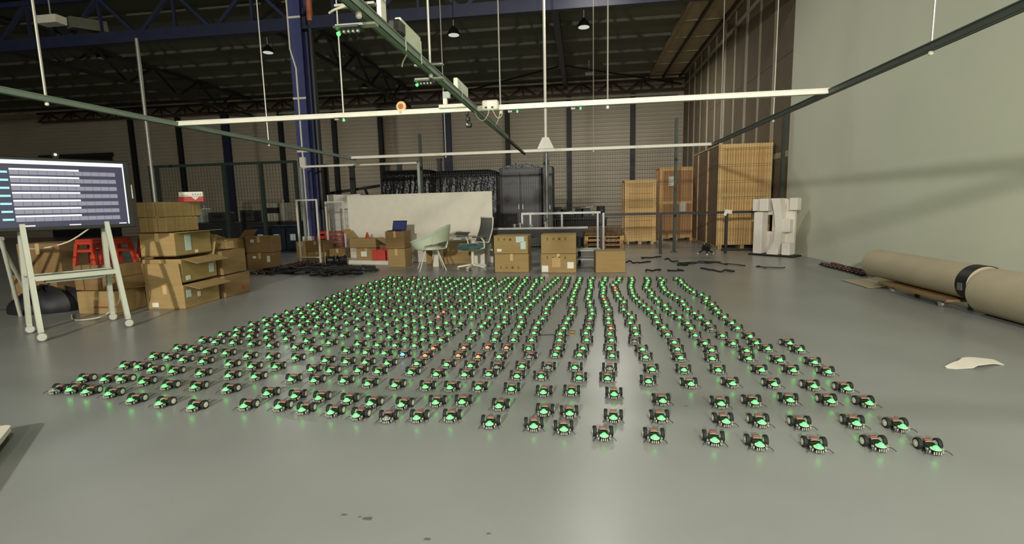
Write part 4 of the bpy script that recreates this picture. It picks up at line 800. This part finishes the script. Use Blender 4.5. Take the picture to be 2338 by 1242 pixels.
def robot(x, y, rz, kind, label, group):
    t = thing('robot_car', label, 'robot', (x, y, 0), rz, group)
    for n, me in PM: link(n, me, t)
    for tm, hm in WM: link('hub', hm, link('wheel', tm, t))
    o = link('light', LM[kind], t)
    if kind in 'ob': o['label'] = {'o': 'glowing orange light', 'b': 'glowing blue light'}[kind]
    return t
def flat_robot(b, n_t=8):                                   # the same robot with fewer facets, slots: edge, board, bracket, tyre, hub, red, light
    b.m = 0; rob_base(b); b.m = 1; rob_board(b); b.m = 2; rob_pins(b); rob_bracket(b, -1); rob_bracket(b, 1)
    for s_ in (-1, 1): b.m = 3; rob_tyre(b, s_, n_t); b.m = 4; b.lathe([(.0185, -.0118), (.0185, .0118)], 8, (s_*.046, .034, .0301), 'x')
    b.m = 5; b.box((0, .036, .05), (.036, .02, .01)); b.m = 2; rob_halo_plate(b, 8); b.m = 6; rob_light(b, 6); return b
FM = ['pcb_edge', 'pcb', 'bracket', 'tyre', 'hub', 'battery_red']
GRID = '''-3836,3076n -3713,3085 -3556,3062 -3342,3036 -3070,2944 -2814,2904 -2540,2865 -2199,2910 -1959,2915 -1776,2884 -1567,2861 -1382,2829 -1184,2808n -997,2828 -795,2851 -541,2785 -281,2774 -107,2748 115,2692 389,2691 700,2686 914,2656 1201,2658 1513,2700 1764,2691
-3861,3301 -3665,3310 -3531,3320 -3307,3279 -3051,3214 -2813,3210 -2533,3181 -2186,3131 -1962,3100 -1772,3081 -1560,3061 -1375,3019 -1161,3014 -951,3070 -780,3093 -525,3045 -234,2984 -80,2969 183,2930 458,2946 819,2931 1016,2935 1237,2923 1534,2964 1752,2940
-3820,3624 -3667,3613 -3481,3546 -3273,3526 -3006,3494 -2726,3460 -2500,3453 -2181,3416 -1988,3407 -1762,3417 -1550,3369 -1338,3357 -1104,3343 -925,3343 -724,3352 -490,3345 -262,3304 -74,3326 210,3306 508,3213 864,3193 1073,3235 1307,3286 1545,3292 1755,3274
-3790,3890 -3634,3877 -3439,3821 -3221,3787 -2928,3731 -2693,3685 -2485,3693 -2148,3650 -1977,3626 -1752,3650 -1585,3635 -1316,3636 -1103,3608 -883,3615 -701,3636 -484,3610 -306,3615 -23,3602 181,3609 467,3568 748,3536 1033,3566 1308,3570 1554,3551 1751,3522
-3785,4155 -3601,4121 -3403,4057 -3190,4030 -2925,3957 -2702,3942 -2455,3932 -2152,3883 -1957,3859 -1782,3856 -1587,3843 -1339,3852 -1085,3843 -887,3828 -671,3815n -472,3841 -265,3833n -56,3838 210,3838n 525,3833 763,3840 1015,3849 1326,3870 1552,3880 1788,3863
-3750,4431 -3567,4381 -3367,4365 -3153,4338 -2929,4291 -2652,4252 -2436,4185 -2108,4169 -1907,4130 -1726,4119 -1546,4094b -1339,4076o -1051,4094o -874,4071o -693,4078 -439,4104n -224,4171 -20,4172 249,4168 518,4143 790,4140 1042,4136 1324,4154 1548,4129 1790,4087
-3709,4650 -3535,4635 -3361,4608 -3140,4561 -2908,4531 -2659,4470 -2397,4415 -2093,4388 -1894,4369 -1725,4366 -1535,4369 -1332,4296o -1057,4329o -845,4353o -673,4353o -474,4334 -210,4361 6,4373 239,4375 514,4368 815,4390 1092,4375 1380,4381 1566,4444 1817,4429
-3690,4860 -3508,4846 -3307,4814 -3115,4816 -2883,4802 -2631,4727 -2396,4685 -2117,4670 -1879,4640 -1714,4607 -1526,4584 -1337,4573 -1067,4619 -825,4613 -648,4617 -474,4618 -208,4627 44,4645 267,4649 478,4630n 825,4606 1087,4588 1329,4594 1532,4625 1811,4632
-3682,5101 -3485,5098 -3303,5071 -3087,5087 -2873,5045 -2634,4976 -2350,4931 -2077,4896 -1879,4865 -1689,4844 -1510,4837 -1329,4811 -1074,4852 -853,4863 -657,4881 -470,4876 -211,4865 36,4900 269,4888 514,4886 810,4886 1065,4863 1310,4864 1549,4847
-3669,5321 -3471,5280 -3292,5276 -3104,5276 -2858,5267 -2605,5223 -2330,5192 -2107,5166 -1880,5115 -1672,5051 -1503,5042 -1301,5026n -1050,5117 -867,5125 -652,5134 -476,5094 -190,5091 63,5108 286,5112o 533,5132 814,5160 1076,5132 1274,5126n 1532,5161
-3650,5515 -3437,5502 -3280,5491 -3098,5486 -2863,5467 -2572,5427 -2325,5417 -2075,5382 -1869,5353 -1662,5289 -1475,5268 -1311,5247 -1044,5268 -837,5318 -653,5336 -469,5319 -166,5311 75,5331n 281,5349 503,5348 791,5393 1089,5362 1290,5363 1535,5383
-3635,5725 -3433,5701 -3252,5686 -3075,5679 -2825,5649 -2545,5646 -2321,5653 -2071,5653 -1874,5628 -1649,5564o -1463,5582 -1257,5551 -1043,5532 -874,5557 -691,5582 -436,5498 -150,5523 88,5543 286,5550 545,5607 810,5635 1054,5622 1274,5630 1537,5661
-3606,5927 -3400,5924 -3220,5920 -3049,5911 -2813,5864 -2532,5894 -2304,5878 -2072,5872 -1858,5848 -1656,5820o -1454,5847 -1268,5832 -1075,5838 -886,5831 -665,5829 -423,5796 -117,5777 112,5781 299,5767n 522,5778 788,5834 1023,5841 1266,5849 1528,5885
-3613,6188 -3396,6179 -3210,6139 -3006,6122 -2792,6119 -2524,6100 -2290,6089 -2032,6125 -1826,6088 -1632,6114 -1447,6098 -1252,6090 -1052,6067 -852,6052 -670,6049 -435,6043 -108,6025 114,5999 311,6013 487,6017 778,6058 997,6072 1235,6070 1554,6111
-3582,6382 -3380,6363 -3179,6343 -2966,6338 -2747,6315 -2507,6289n -2264,6307 -2033,6299n -1812,6282 -1631,6286n -1441,6312 -1229,6316 -1031,6321 -822,6295 -651,6286 -411,6278 -139,6238n 95,6252 298,6266 503,6240n 748,6259 1008,6295 1242,6331 1579,6361
-3587,6653 -3361,6581 -3143,6574 -2949,6538 -2721,6504 -2478,6522 -2240,6503 -1986,6531 -1809,6520 -1617,6523 -1409,6541 -1196,6545 -1003,6548 -792,6519 -624,6509 -404,6490 -131,6476 105,6472 295,6485 528,6489 728,6502 962,6507 1258,6550 1553,6555
-3590,6853 -3371,6829 -3172,6778 -2928,6740 -2679,6718 -2453,6736 -2214,6750 -2023,6762n -1816,6765n -1609,6758 -1401,6751 -1181,6754 -982,6792o -765,6760 -595,6732 -389,6716 -139,6672 76,6685 289,6654o 497,6682 706,6710 962,6724 1233,6753 1613,6773
-3599,7047 -3368,7032 -3154,6989 -2900,6981 -2669,6983 -2430,7001 -2169,7004 -1954,7006 -1782,7018 -1593,6993 -1396,6979 -1153,6981 -940,6973 -744,6959 -580,6950 -341,6911 -116,6869 89,6893 280,6885 481,6913 699,6916 935,6929 1208,6975 1596,7016
-3604,7324 -3360,7283 -3151,7266 -2900,7208 -2641,7227 -2412,7240 -2177,7253 -1978,7254 -1785,7272 -1576,7261 -1364,7274 -1144,7275 -946,7247 -768,7203 -579,7210n -320,7156n -115,7140 102,7142 293,7143 489,7162 699,7163 965,7154 1185,7178 1545,7225
-3587,7622 -3334,7576 -3115,7544 -2863,7525 -2641,7525 -2385,7494 -2167,7481 -1985,7494 -1792,7500 -1573,7525 -1379,7513 -1140,7494 -950,7501 -758,7464 -546,7423 -293,7377 -101,7354 102,7354 312,7355 482,7367o 712,7368 954,7357 1174,7381 1530,7418
-3560,7776 -3324,7775 -3118,7754 -2866,7760 -2618,7719 -2370,7758 -2148,7737 -1977,7736 -1790,7755 -1586,7735 -1372,7767 -1135,7733 -957,7733 -755,7713 -520,7636 -272,7605 -79,7605 135,7605 325,7605 489,7585o 723,7604 943,7604 1195,7603 1535,7616
-3538,8007 -3321,8005 -3094,7968 -2877,7980 -2574,7978 -2361,7976 -2138,7975 -1957,7973 -1749,7972 -1564,7970 -1329,7955 -1141,7967 -942,7965 -759,7930 -494,7894 -258,7855n -83,7840 134,7838 306,7837 478,7837 745,7835 983,7847 1202,7859 1534,7811
-3518,8243 -3301,8241 -3059,8223 -2857,8220 -2558,8209 -2320,8206 -2129,8190 -1936,8173 -1711,8170 -1545,8168 -1318,8166 -1129,8178 -929,8176 -740,8173 -462,8135 -245,8120 -54,8103 139,8101 324,8063 537,8075 776,8073 1027,8070 1242,8090 1545,8086
-3484,8477 -3289,8473 -3018,8469 -2839,8466 -2501,8437 -2315,8419 -2123,8416 -1938,8413 -1714,8356 -1533,8384 -1292,8380 -1125,8362 -960,8375 -757,8394 -442,8330 -251,8310 -43,8330 136,8312 374,8339 598,8321 814,8317 1067,8299 1303,8295 1568,8306
-3458,8706 -3274,8677 -3000,8696o -2802,8667 -2476,8636 -2309,8601 -2081,8613 -1916,8610 -1723,8550 -1538,8562 -1272,8597 -1134,8611 -938,8631 -690,8602 -410,8597 -237,8598 -32,8569 180,8582 393,8578 630,8557 824,8553 1074,8532 1280,8529 1544,8500'''
WORD = {'g': 'green lit', 'o': 'orange lit', 'b': 'blue lit', 'n': 'unlit'}
far = MB(); proto = flat_robot(MB()); slot = {'g': 6, 'n': 7, 'o': 8, 'b': 9}
for r, line in enumerate(GRID.strip().split('\n')):
    for c_, tok in enumerate(line.split()):
        k = 'g'
        if tok[-1].isalpha(): k = tok[-1]; tok = tok[:-1]
        x, y = [int(v)/1000 for v in tok.split(',')]; rz = R(random.uniform(-7, 7))
        if r < 12:
            robot(x, y, rz, k, '%s wheeled robot, %s from the left in the %s' % (WORD[k], ORD[c_], 'front row' if r == 0 else ORD[r]+' row from the front'), 'wheeled robots in rows on the floor')
        else:
            cz, sz = math.cos(rz), math.sin(rz); o_ = len(far.v)
            far.v += [(x+a_*cz-b_*sz, y+a_*sz+b_*cz, z_) for a_, b_, z_ in proto.v]; far.f += [tuple(i+o_ for i in f) for f in proto.f]
            far.mi += [slot[k] if m_ == 6 else m_ for m_ in proto.mi]
tag(far.build('far_robot_rows', FM+[LED['g'], LED['n'], LED['o'], LED['b']]), 'far rows of small wheeled robots with green lights', 'robots', 'wheeled robots in rows on the floor', 'stuff')
PR = flat_robot(MB(), 10).mesh('parked_robot', ['pcb_edge', 'pcb_edge', 'pcb_edge', 'tyre', 'bracket', 'red', 'battery_red'])
for side, n_, x0, y0, dx, dy_ in (('by the right wall', 11, 4.6, 8.95, .17, .145), ('beside the left cartons', 13, -6.75, 9.5, .17, .16)):
    for j in range(2 if x0 > 0 else 3):
        for i in range(n_):
            o = bpy.data.objects.new('robot_car', PR); col.objects.link(o); o.location = (x0+j*dx+(random.uniform(-.01, .01)), y0+i*dy_+random.uniform(-.01, .01), 0); o.rotation_euler.z = R((-90 if x0 > 0 else 90)+random.uniform(-8, 8))
            tag(o, 'parked dark robot %s, %s line from the left, %s from the front' % (side, ORD[j], ORD[i]), 'robot', 'parked robots '+side)
